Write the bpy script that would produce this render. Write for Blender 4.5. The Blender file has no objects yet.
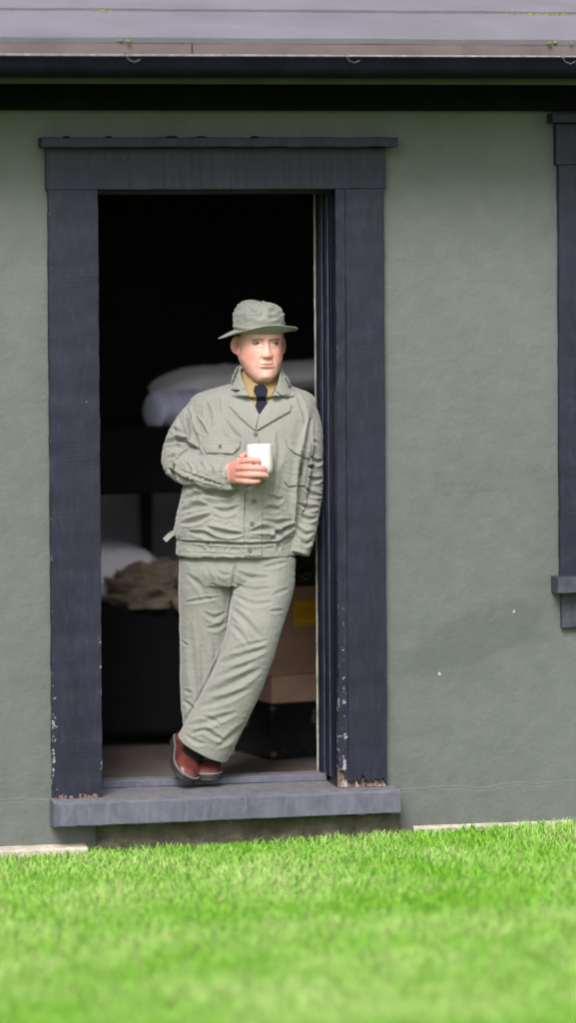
import bpy, bmesh, math, random
import numpy as np
from mathutils import Vector, Matrix, noise as mn
from mathutils.bvhtree import BVHTree
random.seed(7); rng = np.random.default_rng(7)
R_ = math.radians
scene = bpy.context.scene
COL = scene.collection

# ------------------------------------------------------------------ camera frame
FPX = 3900.0; DIST = 13.0; YAW = R_(12.1); PITCH = .024; ROLL = -.0062; SHIFT = 168.0
def rz(a): c, s = math.cos(a), math.sin(a); return np.array([[c, -s, 0], [s, c, 0], [0, 0, 1.]])
def rx(a): c, s = math.cos(a), math.sin(a); return np.array([[1., 0, 0], [0, c, -s], [0, s, c]])
CR = rz(-YAW) @ rx(math.pi/2-PITCH) @ rz(ROLL)
CP = np.array([-DIST*math.sin(YAW), -DIST*math.cos(YAW), 1.95])
RIGHT = np.array([math.cos(YAW), -math.sin(YAW), 0]); UP = np.array([0, 0, 1.]); FWD = np.array([math.sin(YAW), math.cos(YAW), 0])
def ray(px, py): return CR @ np.array([(px-288)/FPX, (511.5-py-SHIFT)/FPX, -1.0])
def at(px, py, Y): r = ray(px, py); return CP + r*((Y-CP[1])/r[1])
FD = 13.17                                   # distance at which the man stands
def F(px, py, d=0.): return CP + ray(px, py)*(FD+d)
def proj(V):
    q = (np.asarray(V)-CP) @ CR
    return 288-FPX*q[:, 0]/q[:, 2], 511.5-SHIFT+FPX*q[:, 1]/q[:, 2], -q[:, 2]-FD
S = FD/FPX                                   # metres per unit at the man

# ------------------------------------------------------------------ object helpers
def tagp(o, label=None, cat=None, group=None, kind=None):
    if label: o['label'] = label
    if cat: o['category'] = cat
    if group: o['group'] = group
    if kind: o['kind'] = kind
    return o
def empty(name, loc, label, cat, group=None):
    o = bpy.data.objects.new(name, None); COL.objects.link(o); o.location = Vector(loc); o.empty_display_size = .1
    return tagp(o, label, cat, group)
def mesh(name, V, Fc, mat=None, parent=None, smooth=False, attrs=None):
    me = bpy.data.meshes.new(name); me.from_pydata([tuple(map(float, v)) for v in V], [], [tuple(int(i) for i in f) for f in Fc]); me.update()
    bm = bmesh.new(); bm.from_mesh(me); bmesh.ops.recalc_face_normals(bm, faces=bm.faces); bm.to_mesh(me); bm.free()
    return link(name, me, mat, parent, smooth, attrs)
def world_loc(p):
    v = Vector(p.location); q = p.parent
    while q: v += q.location; q = q.parent
    return v
def link(name, me, mat=None, parent=None, smooth=False, attrs=None):
    o = bpy.data.objects.new(name, me); COL.objects.link(o)
    if mat: me.materials.clear(); me.materials.append(mat)
    if smooth: me.polygons.foreach_set('use_smooth', [True]*len(me.polygons))
    if attrs:
        for k, a in attrs.items():
            a = np.asarray(a, dtype=np.float32)
            if a.ndim == 1:
                at_ = me.attributes.new(k, 'FLOAT', 'POINT'); at_.data.foreach_set('value', a)
            else:
                at_ = me.attributes.new(k, 'FLOAT_COLOR', 'POINT')
                at_.data.foreach_set('color', np.concatenate([a, np.ones((len(a), 1), np.float32)], 1).ravel())
    if parent:
        o.parent = parent; w = world_loc(parent)
        me.transform(Matrix.Translation(-w))
    me.update()
    return o
class MB:
    def __init__(s): s.V = []; s.F = []
    def add(s, V, Fc):
        n = len(s.V); s.V += [tuple(map(float, v)) for v in V]; s.F += [tuple(int(i)+n for i in f) for f in Fc]; return s
    def box(s, x0, x1, y0, y1, z0, z1, M=None):
        V = [(x, y, z) for x in (x0, x1) for y in (y0, y1) for z in (z0, z1)]
        if M is not None: V = [M @ Vector(v) for v in V]
        return s.add(V, [(0, 1, 3, 2), (4, 6, 7, 5), (0, 4, 5, 1), (2, 3, 7, 6), (0, 2, 6, 4), (1, 5, 7, 3)])
    def tube(s, pts, r, n=10):
        pts = [np.array(p, float) for p in pts]; rings = []
        for i, p in enumerate(pts):
            t = pts[min(i+1, len(pts)-1)]-pts[max(i-1, 0)]; t /= np.linalg.norm(t)
            a = np.array([0, 0, 1.]) if abs(t[2]) < .8 else np.array([1., 0, 0])
            u = np.cross(t, a); u /= np.linalg.norm(u); v = np.cross(t, u)
            rr = r[i] if hasattr(r, '__len__') else r
            rings.append([p+rr*(u*math.cos(k*2*math.pi/n)+v*math.sin(k*2*math.pi/n)) for k in range(n)])
        return s.add(*skin(rings))
    def ell(s, c, ax, n=20, m=12):
        """ellipsoid: ax = 3 axis vectors"""
        c = np.array(c, float); ax = [np.array(a, float) for a in ax]; rings = []
        for j in range(m+1):
            th = math.pi*(j+.02)/(m+.04)
            rings.append([c+ax[0]*math.sin(th)*math.cos(k*2*math.pi/n)+ax[1]*math.sin(th)*math.sin(k*2*math.pi/n)+ax[2]*math.cos(th) for k in range(n)])
        return s.add(*skin(rings))
    def build(s, name, mat, parent=None, smooth=False, bevel=0, attrs=None):
        o = mesh(name, s.V, s.F, mat, parent, smooth, attrs)
        if bevel:
            b = o.modifiers.new('b', 'BEVEL'); b.width = bevel; b.segments = 2; b.limit_method = 'ANGLE'
        return o
def skin(rings, cap=True, closed=True):
    n = len(rings[0]); V = [v for r in rings for v in r]; Fc = []
    for i in range(len(rings)-1):
        for k in range(n if closed else n-1):
            a = i*n+k; b = i*n+(k+1) % n
            Fc.append((a, b, b+n, a+n))
    if cap: Fc.append(tuple(range(n))[::-1]); Fc.append(tuple(range((len(rings)-1)*n, len(rings)*n)))
    return V, Fc
def catmull(P, n):
    P = np.array(P, float); out = []
    Q = np.vstack([2*P[0]-P[1], P, 2*P[-1]-P[-2]])
    for i in range(1, len(Q)-2):
        for k in range(n):
            t = k/n
            out.append(.5*((2*Q[i])+(-Q[i-1]+Q[i+1])*t+(2*Q[i-1]-5*Q[i]+4*Q[i+1]-Q[i+2])*t*t+(-Q[i-1]+3*Q[i]-3*Q[i+1]+Q[i+2])*t**3))
    out.append(Q[-2]); return np.array(out)
def limb(mb, rows, n=28, sub=4, ex=2.2, flat=False):
    """rows: (px, py, depth, half width in px, half depth in m); rings square to the path in the picture plane"""
    A = catmull(rows, sub)
    P = np.array([F(a[0], a[1], a[2]) for a in A]); rings = []
    for i in range(len(A)):
        t = P[min(i+1, len(P)-1)]-P[max(i-1, 0)]; t /= np.linalg.norm(t)
        if flat: u = RIGHT; v = FWD
        else:
            v = FWD-t*np.dot(FWD, t)
            if np.linalg.norm(v) < .2: v = FWD
            v /= np.linalg.norm(v); u = np.cross(v, t); u /= np.linalg.norm(u)
            if np.dot(u, RIGHT) < 0 and abs(np.dot(u, RIGHT)) > .3: u = -u
        w = A[i][3]*S; h = A[i][4]; ring = []
        for k in range(n):
            c, s_ = math.cos(k*2*math.pi/n), math.sin(k*2*math.pi/n)
            ring.append(P[i]+u*w*math.copysign(abs(c)**(2/ex), c)+v*h*math.copysign(abs(s_)**(2/ex), s_))
        rings.append(ring)
    mb.add(*skin(rings)); return mb
def remesh(mb, voxel, smooth_it=4, fac=.5):
    me = bpy.data.meshes.new('tmp'); me.from_pydata(mb.V, [], mb.F); me.update()
    bm = bmesh.new(); bm.from_mesh(me); bmesh.ops.recalc_face_normals(bm, faces=bm.faces); bm.to_mesh(me); bm.free()
    o = bpy.data.objects.new('tmp', me); COL.objects.link(o)
    m = o.modifiers.new('r', 'REMESH'); m.mode = 'VOXEL'; m.voxel_size = voxel; m.use_smooth_shade = True
    if smooth_it:
        s = o.modifiers.new('s', 'SMOOTH'); s.factor = fac; s.iterations = smooth_it
    dg = bpy.context.evaluated_depsgraph_get(); dg.update()
    r = bpy.data.meshes.new_from_object(o.evaluated_get(dg))
    bpy.data.objects.remove(o); bpy.data.meshes.remove(me)
    return r
def getv(me):
    a = np.empty(len(me.vertices)*3, np.float64); me.vertices.foreach_get('co', a); return a.reshape(-1, 3)
def getn(me):
    a = np.empty(len(me.vertices)*3, np.float32); me.vertex_normals.foreach_get('vector', a) if hasattr(me, 'vertex_normals') else me.vertices.foreach_get('normal', a); return a.reshape(-1, 3).astype(float)
def setv(me, V): me.vertices.foreach_set('co', np.ascontiguousarray(V, dtype=np.float32).ravel()); me.update()
def nz(P, sc=1.0, off=0.0):
    P = np.asarray(P)*sc+off
    return np.array([mn.noise(Vector(p)) for p in P])
def ridge(P, sc, off=0.):                    # sharp creases: 1 at the crest
    return 1-np.minimum(1, np.abs(nz(P, sc, off))*2.6)

def seg_dist(px, py, pts):
    """distance to a polyline and parameter along it"""
    best = np.full(len(px), 1e9); tt = np.zeros(len(px)); L = len(pts)-1
    for i in range(L):
        a = np.array(pts[i], float); b = np.array(pts[i+1], float); ab = b-a
        t = np.clip(((px-a[0])*ab[0]+(py-a[1])*ab[1])/max(ab@ab, 1e-9), 0, 1)
        d = np.hypot(px-a[0]-t*ab[0], py-a[1]-t*ab[1]); m = d < best
        best[m] = d[m]; tt[m] = (i+t[m])/L
    return best, tt
def crease(px, py, strokes):
    out = np.zeros(len(px))
    for pts, amp, w in strokes:
        pts = [tuple(p) for p in catmull(pts, 4)] if len(pts) > 2 else pts
        d, t = seg_dist(px, py, pts)
        taper = np.clip(np.minimum(t, 1-t)*4, 0, 1)**.7
        q = d/(w*.8*(.55+.6*np.sin(np.pi*np.clip(t, 0, 1))))
        out += 1.5*amp*taper*(-np.exp(-q*q)+.55*np.exp(-((q-1.9)/.8)**2))
    return out

# ------------------------------------------------------------------ materials
def newmat(name):
    m = bpy.data.materials.new(name); m.use_nodes = True; nt = m.node_tree
    return m, nt, nt.nodes['Principled BSDF'], nt.nodes.new('ShaderNodeTexCoord')
def N(nt, t, **k):
    n = nt.nodes.new(t)
    for a, b in k.items():
        if a.startswith('i_'): n.inputs[a[2:].replace('_', ' ')].default_value = b
        else: setattr(n, a, b)
    return n
def noise_(nt, vec, scale, detail=5, rough=.6, dist=0):
    n = N(nt, 'ShaderNodeTexNoise'); n.inputs['Scale'].default_value = scale; n.inputs['Detail'].default_value = detail
    n.inputs['Roughness'].default_value = rough; n.inputs['Distortion'].default_value = dist
    nt.links.new(vec, n.inputs['Vector']); return n.outputs['Fac']
def mp(nt, v, a, b, c=0., d=1.):
    n = N(nt, 'ShaderNodeMapRange'); n.inputs[1].default_value = a; n.inputs[2].default_value = b; n.inputs[3].default_value = c; n.inputs[4].default_value = d
    nt.links.new(v, n.inputs[0]); return n.outputs[0]
def math_(nt, op, a, b=None):
    n = N(nt, 'ShaderNodeMath', operation=op)
    for i, x in enumerate((a, b)):
        if x is None: continue
        if hasattr(x, 'links') or hasattr(x, 'node'): nt.links.new(x, n.inputs[i])
        else: n.inputs[i].default_value = x
    return n.outputs[0]
def mix(nt, f, a, b, blend='MIX'):
    n = N(nt, 'ShaderNodeMix', data_type='RGBA', blend_type=blend)
    for s, x in ((0, f), (6, a), (7, b)):
        if hasattr(x, 'node'): nt.links.new(x, n.inputs[s])
        elif s == 0: n.inputs[0].default_value = x
        else: n.inputs[s].default_value = (*x, 1)
    return n.outputs[2]
def bump(nt, bs, h, strength, dist, prev=None):
    b = N(nt, 'ShaderNodeBump'); b.inputs['Strength'].default_value = strength; b.inputs['Distance'].default_value = dist
    nt.links.new(h, b.inputs['Height'])
    if prev is not None: nt.links.new(prev, b.inputs['Normal'])
    nt.links.new(b.outputs[0], bs.inputs['Normal']); return b.outputs[0]
def plain(name, col, rough=.7, sc=12, var=.25, bsc=60, bst=.3, bd=.002, metal=0, spec=.4):
    m, nt, bs, tc = newmat(name)
    f = noise_(nt, tc.outputs['Object'], sc, 6)
    c2 = tuple(c*(1-var) for c in col); c3 = tuple(min(1, c*(1+var)) for c in col)
    nt.links.new(mix(nt, mp(nt, f, .3, .7), c2, c3), bs.inputs['Base Color'])
    bs.inputs['Roughness'].default_value = rough; bs.inputs['Metallic'].default_value = metal
    bs.inputs['Specular IOR Level'].default_value = spec
    bump(nt, bs, noise_(nt, tc.outputs['Object'], bsc, 5), bst, bd)
    return m

def wall_material():
    m, nt, bs, tc = newmat('painted_stucco'); o = tc.outputs['Object']
    base = (.106, .117, .111); dk = (.085, .095, .090)
    c = mix(nt, mp(nt, noise_(nt, o, 1.6, 6, .6, .6), .35, .68), dk, base)
    c = mix(nt, mp(nt, noise_(nt, o, 14, 5), .3, .75, 0, .35), c, (.150, .160, .152))
    sp = N(nt, 'ShaderNodeSeparateXYZ'); nt.links.new(o, sp.inputs[0])
    # old damp stain with a ragged outline, to the right of the door
    def blob(cx, cz, a, b, rot, thr=1.0, nsc=4, na=.9):
        mpn = N(nt, 'ShaderNodeMapping', vector_type='TEXTURE'); mpn.inputs['Location'].default_value = (cx, 0, cz); mpn.inputs['Rotation'].default_value = (0, rot, 0); mpn.inputs['Scale'].default_value = (a, 50, b)
        nt.links.new(o, mpn.inputs[0]); ln = N(nt, 'ShaderNodeVectorMath', operation='LENGTH'); nt.links.new(mpn.outputs[0], ln.inputs[0])
        d = math_(nt, 'ADD', ln.outputs['Value'], math_(nt, 'MULTIPLY', math_(nt, 'SUBTRACT', noise_(nt, o, nsc, 4), .5), na))
        return d
    b1 = mp(nt, blob(.64, .635, .27, .085, -.36, 1, 5, 1.1), .90, 1.08, 1, 0)
    c = mix(nt, math_(nt, 'MULTIPLY', b1, .42), c, (.068, .077, .072))
    b2 = mp(nt, blob(.52, .55, .2, .06, .1), .95, 1.06, 1, 0)
    c = mix(nt, math_(nt, 'MULTIPLY', b2, .22), c, (.068, .077, .072))
    # repainted lower band with a wavy upper limit
    zz = math_(nt, 'ADD', sp.outputs['Z'], math_(nt, 'MULTIPLY', math_(nt, 'SUBTRACT', noise_(nt, o, 5, 3), .5), .05))
    band = mp(nt, zz, .128, .133, 1, 0)
    c = mix(nt, math_(nt, 'MULTIPLY', band, .3), c, (.115, .125, .118))
    ridge_ = mp(nt, math_(nt, 'ABSOLUTE', math_(nt, 'SUBTRACT', zz, .137)), 0, .006, 1, 0)
    c = mix(nt, math_(nt, 'MULTIPLY', ridge_, mp(nt, noise_(nt, o, 9, 3), .45, .7, 0, .28)), c, (.19, .20, .19))
    # splashed dirt and pale salts near the ground
    lo = mp(nt, zz, -.02, .07, 1, 0)
    c = mix(nt, math_(nt, 'MULTIPLY', lo, mp(nt, noise_(nt, o, 30, 6), .4, .65, 0, .6)), c, (.07, .068, .055))
    c = mix(nt, mp(nt, noise_(nt, o, 90, 5, .7), .52, .75, 0, .45), c, (.085, .095, .09)); c = mix(nt, mp(nt, noise_(nt, o, 130, 4, .7), .6, .78, 0, .5), c, (.21, .22, .21))
    mst = N(nt, 'ShaderNodeMapping'); mst.inputs['Scale'].default_value = (9, 9, .7); nt.links.new(o, mst.inputs[0])
    c = mix(nt, mp(nt, noise_(nt, mst.outputs[0], 1.0, 5, .6), .52, .72, 0, .30), c, (.10, .112, .105))
    # white chips
    v = N(nt, 'ShaderNodeTexVoronoi'); v.inputs['Scale'].default_value = 9; nt.links.new(o, v.inputs['Vector'])
    sc = N(nt, 'ShaderNodeSeparateColor'); nt.links.new(v.outputs['Color'], sc.inputs[0])
    dn = math_(nt, 'ADD', v.outputs['Distance'], math_(nt, 'MULTIPLY', math_(nt, 'SUBTRACT', noise_(nt, o, 110, 3), .5), .10))
    chip = math_(nt, 'MULTIPLY', math_(nt, 'LESS_THAN', dn, math_(nt, 'MULTIPLY', sc.outputs[1], .05)), math_(nt, 'GREATER_THAN', sc.outputs[0], .6))
    c = mix(nt, chip, c, (.32, .32, .30))
    v2 = N(nt, 'ShaderNodeTexVoronoi', feature='DISTANCE_TO_EDGE'); v2.inputs['Scale'].default_value = 2.3
    wv = N(nt, 'ShaderNodeVectorMath', operation='ADD'); nn = N(nt, 'ShaderNodeTexNoise'); nn.inputs['Scale'].default_value = 5; nt.links.new(o, nn.inputs[0])
    nt.links.new(o, wv.inputs[0]); nt.links.new(nn.outputs['Color'], wv.inputs[1]); nt.links.new(wv.outputs[0], v2.inputs['Vector'])
    crk = math_(nt, 'MULTIPLY', mp(nt, v2.outputs['Distance'], 0, .006, 1, 0), mp(nt, noise_(nt, o, 2.2, 2), .6, .68, 0, .45))
    c = mix(nt, crk, c, (.06, .065, .06))
    nt.links.new(c, bs.inputs['Base Color']); bs.inputs['Roughness'].default_value = .62; bs.inputs['Specular IOR Level'].default_value = .35
    n1 = bump(nt, bs, noise_(nt, o, 7, 6, .6), .6, .014)
    n2 = bump(nt, bs, noise_(nt, o, 75, 4, .65), .35, .003, n1)
    bump(nt, bs, math_(nt, 'ADD', ridge_, band), .3, .003, n2)
    return m
def trim_material(name, edges=(), col=(.0125, .012, .026), amt=.5, zlow=None, dirt=0., dust=None):
    m, nt, bs, tc = newmat(name); o = tc.outputs['Object']
    sp = N(nt, 'ShaderNodeSeparateXYZ'); nt.links.new(o, sp.inputs[0])
    mpn = N(nt, 'ShaderNodeMapping'); mpn.inputs['Scale'].default_value = (1, 1, .25); nt.links.new(o, mpn.inputs[0])
    c = mix(nt, mp(nt, noise_(nt, mpn.outputs[0], 9, 6), .3, .7), tuple(x*.78 for x in col), tuple(x*1.3 for x in col))
    c = mix(nt, mp(nt, noise_(nt, mpn.outputs[0], 60, 5), .5, .8, 0, .45), c, tuple(x*2.8 for x in col)); c = mix(nt, mp(nt, noise_(nt, o, 6, 6, .7), .60, .72, 0, .4), c, tuple(x*2.6 for x in col))
    for ex in edges:
        d = math_(nt, 'ABSOLUTE', math_(nt, 'SUBTRACT', sp.outputs['X'], ex))
        near = mp(nt, d, .002, .017, 1, 0)
        f = math_(nt, 'ADD', noise_(nt, o, 55, 5, .7), math_(nt, 'MULTIPLY', near, .14))
        f = math_(nt, 'ADD', f, math_(nt, 'MULTIPLY', mp(nt, noise_(nt, o, 2.4, 2), .35, .65), .1))
        if zlow is not None: f = math_(nt, 'ADD', f, mp(nt, sp.outputs['Z'], zlow, zlow+.9, .09, -.03))
        chip = mp(nt, f, .855-amt*.02, .875-amt*.02)
        c = mix(nt, math_(nt, 'MULTIPLY', chip, mp(nt, near, .05, .35)), c, (.25, .245, .25))
    v = N(nt, 'ShaderNodeTexVoronoi'); v.inputs['Scale'].default_value = 22; nt.links.new(o, v.inputs['Vector'])
    sc = N(nt, 'ShaderNodeSeparateColor'); nt.links.new(v.outputs['Color'], sc.inputs[0])
    chip = math_(nt, 'MULTIPLY', math_(nt, 'LESS_THAN', v.outputs['Distance'], math_(nt, 'MULTIPLY', sc.outputs[1], .07)), math_(nt, 'GREATER_THAN', sc.outputs[0], .72))
    c = mix(nt, chip, c, (.5, .5, .5))
    if dust is not None:
        gm = N(nt, 'ShaderNodeNewGeometry'); s2 = N(nt, 'ShaderNodeSeparateXYZ'); nt.links.new(gm.outputs['True Normal'], s2.inputs[0])
        c = mix(nt, math_(nt, 'MULTIPLY', mp(nt, s2.outputs['Z'], .75, .95), mp(nt, noise_(nt, o, 38, 6, .7), .36, .56, .1, .8)), c, dust)
    if dirt:
        c = mix(nt, mp(nt, noise_(nt, o, 14, 6, .65), .38, .62, 0, dirt), c, (.135, .135, .16))
    nt.links.new(c, bs.inputs['Base Color']); bs.inputs['Roughness'].default_value = .5; bs.inputs['Specular IOR Level'].default_value = .3
    n1 = bump(nt, bs, noise_(nt, mpn.outputs[0], 25, 5), .35, .004)
    bump(nt, bs, noise_(nt, o, 160, 3), .3, .0012, n1)
    return m
def cloth(name, col, var=.14, sheen=.3, weave=900, bst=.25, usecol=False):
    m, nt, bs, tc = newmat(name); o = tc.outputs['Object']
    c = mix(nt, mp(nt, noise_(nt, o, 9, 6, .65), .3, .7), tuple(x*(1-var) for x in col), tuple(x*(1+var) for x in col))
    c = mix(nt, mp(nt, noise_(nt, o, 240, 3), .3, .75, 0, .35), c, tuple(x*1.25 for x in col))
    nt.links.new(c, bs.inputs['Base Color']); bs.inputs['Roughness'].default_value = .9; bs.inputs['Specular IOR Level'].default_value = .15
    bs.inputs['Sheen Weight'].default_value = sheen; bs.inputs['Sheen Roughness'].default_value = .5
    n0 = bump(nt, bs, noise_(nt, o, 20, 5, .6, 1.6), bst*.7, .010); n1 = bump(nt, bs, noise_(nt, o, 55, 5, .6, .8), bst*.8, .004, n0)
    w = N(nt, 'ShaderNodeTexWave', wave_type='BANDS', bands_direction='DIAGONAL'); w.inputs['Scale'].default_value = weave/6; nt.links.new(o, w.inputs[0])
    bump(nt, bs, w.outputs['Fac'], .12, .0006, n1)
    return m
M = {}
M['wall'] = wall_material()
M['trim'] = trim_material('dark_trim_paint')
M['capp'] = trim_material('cap_paint', (), dust=(.13, .13, .14))
M['case_l'] = trim_material('worn_trim_left', (-.642, -.805), amt=1.1, zlow=.16)
M['case_r'] = trim_material('worn_trim_right', (.159, .178), amt=1.3, zlow=.16)
M['sillp'] = trim_material('worn_sill_paint', (), col=(.072, .073, .105), dirt=.5, dust=(.20, .19, .19))
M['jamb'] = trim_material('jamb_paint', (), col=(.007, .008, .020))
M['bare'] = plain('bare_pale_wood', (.30, .285, .25), .7, 30, .4, 80)
M['rot'] = plain('rotten_wood', (.15, .10, .08), .95, 60, .6, 120, .8, .004)
M['rotpale'] = plain('pale_splinter', (.27, .235, .21), .95, 60, .4, 120, .8, .004)
M['black'] = plain('black_gloss_paint', (.005, .005, .010), .65, 10, .4, 30, .2, .003, 0, .08)
M['frieze'] = plain('frieze_paint_eave_shade', (.005, .005, .008), .8, 8, .3, 40, .3, .002, 0, .05)  # dark paint with the shadow under the eaves put into its colour
M['soffit'] = plain('soffit_paint', (.06, .068, .058), .7, 6, .2, 40, .3)
M['flash'] = plain('drip_flashing', (.115, .088, .088), .7, 5, .25, 60, .2)
M['concrete'] = plain('pale_concrete', (.44, .39, .33), .95, 14, .35, 60, .9, .01)
M['mould'] = plain('damp_dark_concrete', (.10, .088, .068), .9, 12, .6, 40, 1.0, .015)
M['floor'] = plain('worn_floor', (.11, .092, .085), .7, 5, .35, 40, .4, .003)
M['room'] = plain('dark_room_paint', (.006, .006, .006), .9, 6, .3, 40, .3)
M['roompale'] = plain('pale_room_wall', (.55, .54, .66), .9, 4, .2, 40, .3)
M['pale'] = plain('pale_bounce_paint', (.70, .69, .68), .9, 4, .1, 40, .3)  # pale colour chosen so unseen room faces bounce light inwards
M['band'] = plain('dado_band', (.085, .085, .075), .9, 4, .2, 40, .3)
def glassmat():
    m, nt, bs, tc = newmat('window_glass'); g = N(nt, 'ShaderNodeBsdfGlossy'); g.inputs['Roughness'].default_value = .03; t = N(nt, 'ShaderNodeBsdfTransparent'); t.inputs[0].default_value = (.93, .95, .95, 1)
    fz = N(nt, 'ShaderNodeFresnel'); fz.inputs[0].default_value = 1.5; mx = N(nt, 'ShaderNodeMixShader'); nt.links.new(fz.outputs[0], mx.inputs[0]); nt.links.new(t.outputs[0], mx.inputs[1]); nt.links.new(g.outputs[0], mx.inputs[2])
    nt.links.new(mx.outputs[0], nt.nodes['Material Output'].inputs[0]); return m
M['glass'] = glassmat()
M['khaki'] = cloth('khaki_shirt_cotton', (.27, .195, .09))
M['hbt'] = cloth('olive_herringbone_twill', (.216, .216, .196), var=.11)
M['hbt2'] = cloth('olive_trouser_twill', (.198, .199, .180), var=.10)
M['hat'] = cloth('olive_hat_cotton', (.208, .212, .190))
M['tie'] = cloth('navy_tie', (.012, .013, .024), sheen=.05)
M['sock'] = cloth('black_sock', (.01, .01, .012), sheen=.05)
M['button'] = plain('green_button', (.10, .115, .09), .45, 40, .2)
M['white'] = plain('white_glazed_ceramic', (.66, .655, .63), .18, 6, .02, 10, .03, .0005, 0, .5)
M['linen'] = cloth('lavender_white_linen', (.82, .80, .90), var=.08, bst=.5)
M['roll'] = cloth('lavender_blanket', (.66, .66, .95), var=.12, bst=.5)
M['army'] = cloth('brown_army_blanket', (.15, .12, .09), var=.3, bst=.8)
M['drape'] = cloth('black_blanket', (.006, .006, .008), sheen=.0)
M['wood'] = plain('dark_bed_wood', (.012, .011, .012), .6, 10, .3)
M['carton'] = plain('brown_fibreboard', (.45, .265, .205), .8, 6, .18, 60, .4)
M['carton2'] = plain('lighter_fibreboard', (.58, .36, .285), .8, 8, .2, 60, .4)
M['orange'] = plain('orange_label', (.92, .46, .02), .6, 30, .12, 60, .1)
M['ink'] = plain('label_ink', (.28, .10, .01), .7, 30, .1)
M['trunk'] = plain('black_trunk_vulcanised', (.012, .012, .013), .35, 20, .5, 50, .5, .003)
M['brass'] = plain('worn_metal', (.45, .42, .36), .35, 40, .4, 50, .2, .001, .9)
M['rivet'] = plain('dull_rivet', (.12, .115, .10), .5, 40, .4, 50, .2, .001, .6)
M['bag'] = cloth('dark_canvas', (.03, .022, .018), var=.4, bst=.6)
def leather():
    m, nt, bs, tc = newmat('red_brown_leather'); o = tc.outputs['Object']
    c = mix(nt, mp(nt, noise_(nt, o, 22, 5), .3, .7), (.056, .013, .011), (.14, .034, .028))
    nt.links.new(c, bs.inputs['Base Color']); bs.inputs['Roughness'].default_value = .4; bs.inputs['Coat Weight'].default_value = .25; bs.inputs['Coat Roughness'].default_value = .2
    bump(nt, bs, noise_(nt, o, 70, 4), .3, .002); return m
M['leather'] = leather()
M['sole'] = plain('dark_rubber_sole', (.02, .02, .022), .55, 30, .3)
M['welt'] = plain('grey_welt', (.15, .135, .13), .6, 60, .3)
def roofmat():
    m, nt, bs, tc = newmat('weathered_roofing_felt'); o = tc.outputs['Object']
    c = mix(nt, mp(nt, noise_(nt, o, 2.5, 6, .6), .35, .65), (.125, .120, .148), (.165, .158, .188))
    c = mix(nt, mp(nt, noise_(nt, o, 160, 3), .35, .7, 0, .4), c, (.10, .097, .115))
    mpn = N(nt, 'ShaderNodeMapping'); mpn.inputs['Scale'].default_value = (.6, 9, 1); nt.links.new(o, mpn.inputs[0])
    c = mix(nt, mp(nt, noise_(nt, mpn.outputs[0], 3, 4), .55, .75, 0, .3), c, (.20, .19, .22))
    nt.links.new(c, bs.inputs['Base Color']); bs.inputs['Roughness'].default_value = .95
    n1 = bump(nt, bs, noise_(nt, o, 14, 5), .5, .006)
    bump(nt, bs, noise_(nt, o, 200, 2), .5, .002, n1); return m
M['roof'] = roofmat()
M['seam'] = plain('felt_lap_shadow_edge', (.20, .195, .20), .95, 40, .4, 90, .6, .004)
M['moss'] = plain('yellow_green_moss', (.16, .19, .03), .95, 40, .4, 90, .8, .006)
def vcol(name, rough=.5, sss=0.):
    m, nt, bs, tc = newmat(name); a = N(nt, 'ShaderNodeAttribute', attribute_name='col')
    f = noise_(nt, tc.outputs['Object'], 180, 4)
    c = mix(nt, mp(nt, f, .35, .7, 0, .3), a.outputs['Color'], (.50, .20, .16)); c = mix(nt, mp(nt, noise_(nt, tc.outputs['Object'], 48, 4), .45, .7, 0, .35), c, (.62, .27, .22))
    nt.links.new(c, bs.inputs['Base Color']); bs.inputs['Roughness'].default_value = rough
    bs.inputs['Subsurface Weight'].default_value = sss; bs.inputs['Subsurface Radius'].default_value = (.010, .004, .002); bs.inputs['Subsurface Scale'].default_value = .5
    bump(nt, bs, noise_(nt, tc.outputs['Object'], 260, 4), .5, .0014); return m
M['skin'] = vcol('human_skin', .48, .15)
def grassmat():
    m, nt, bs, tc = newmat('grass_blade'); a = N(nt, 'ShaderNodeAttribute', attribute_name='col')
    nt.links.new(a.outputs['Color'], bs.inputs['Base Color']); bs.inputs['Roughness'].default_value = .55; bs.inputs['Specular IOR Level'].default_value = .25
    tr = N(nt, 'ShaderNodeBsdfTranslucent'); nt.links.new(a.outputs['Color'], tr.inputs[0])
    mx = N(nt, 'ShaderNodeMixShader'); mx.inputs[0].default_value = .4
    nt.links.new(bs.outputs[0], mx.inputs[1]); nt.links.new(tr.outputs[0], mx.inputs[2])
    nt.links.new(mx.outputs[0], nt.nodes['Material Output'].inputs[0]); return m
M['grass'] = grassmat()
def groundmat():
    m, nt, bs, tc = newmat('lawn_soil'); o = tc.outputs['Object']
    c = mix(nt, mp(nt, noise_(nt, o, 3, 6), .35, .65), (.12, .22, .04), (.17, .28, .06))
    c = mix(nt, mp(nt, noise_(nt, o, 40, 4), .5, .7, 0, .6), c, (.12, .17, .05))
    nt.links.new(c, bs.inputs['Base Color']); bs.inputs['Roughness'].default_value = 1
    bump(nt, bs, noise_(nt, o, 30, 5), 1, .02); return m
M['ground'] = groundmat()
M['iris'] = plain('shaded_dark_iris', (.012, .012, .014), .6, 60, .3)
M['eye'] = plain('shaded_eye_white', (.20, .15, .13), .5, 60, .05)  # brow shade put into the colour of eye whites and iris
M['hair'] = plain('short_brown_hair', (.13, .075, .045), .7, 200, .5, 400, .8, .002)

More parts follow.
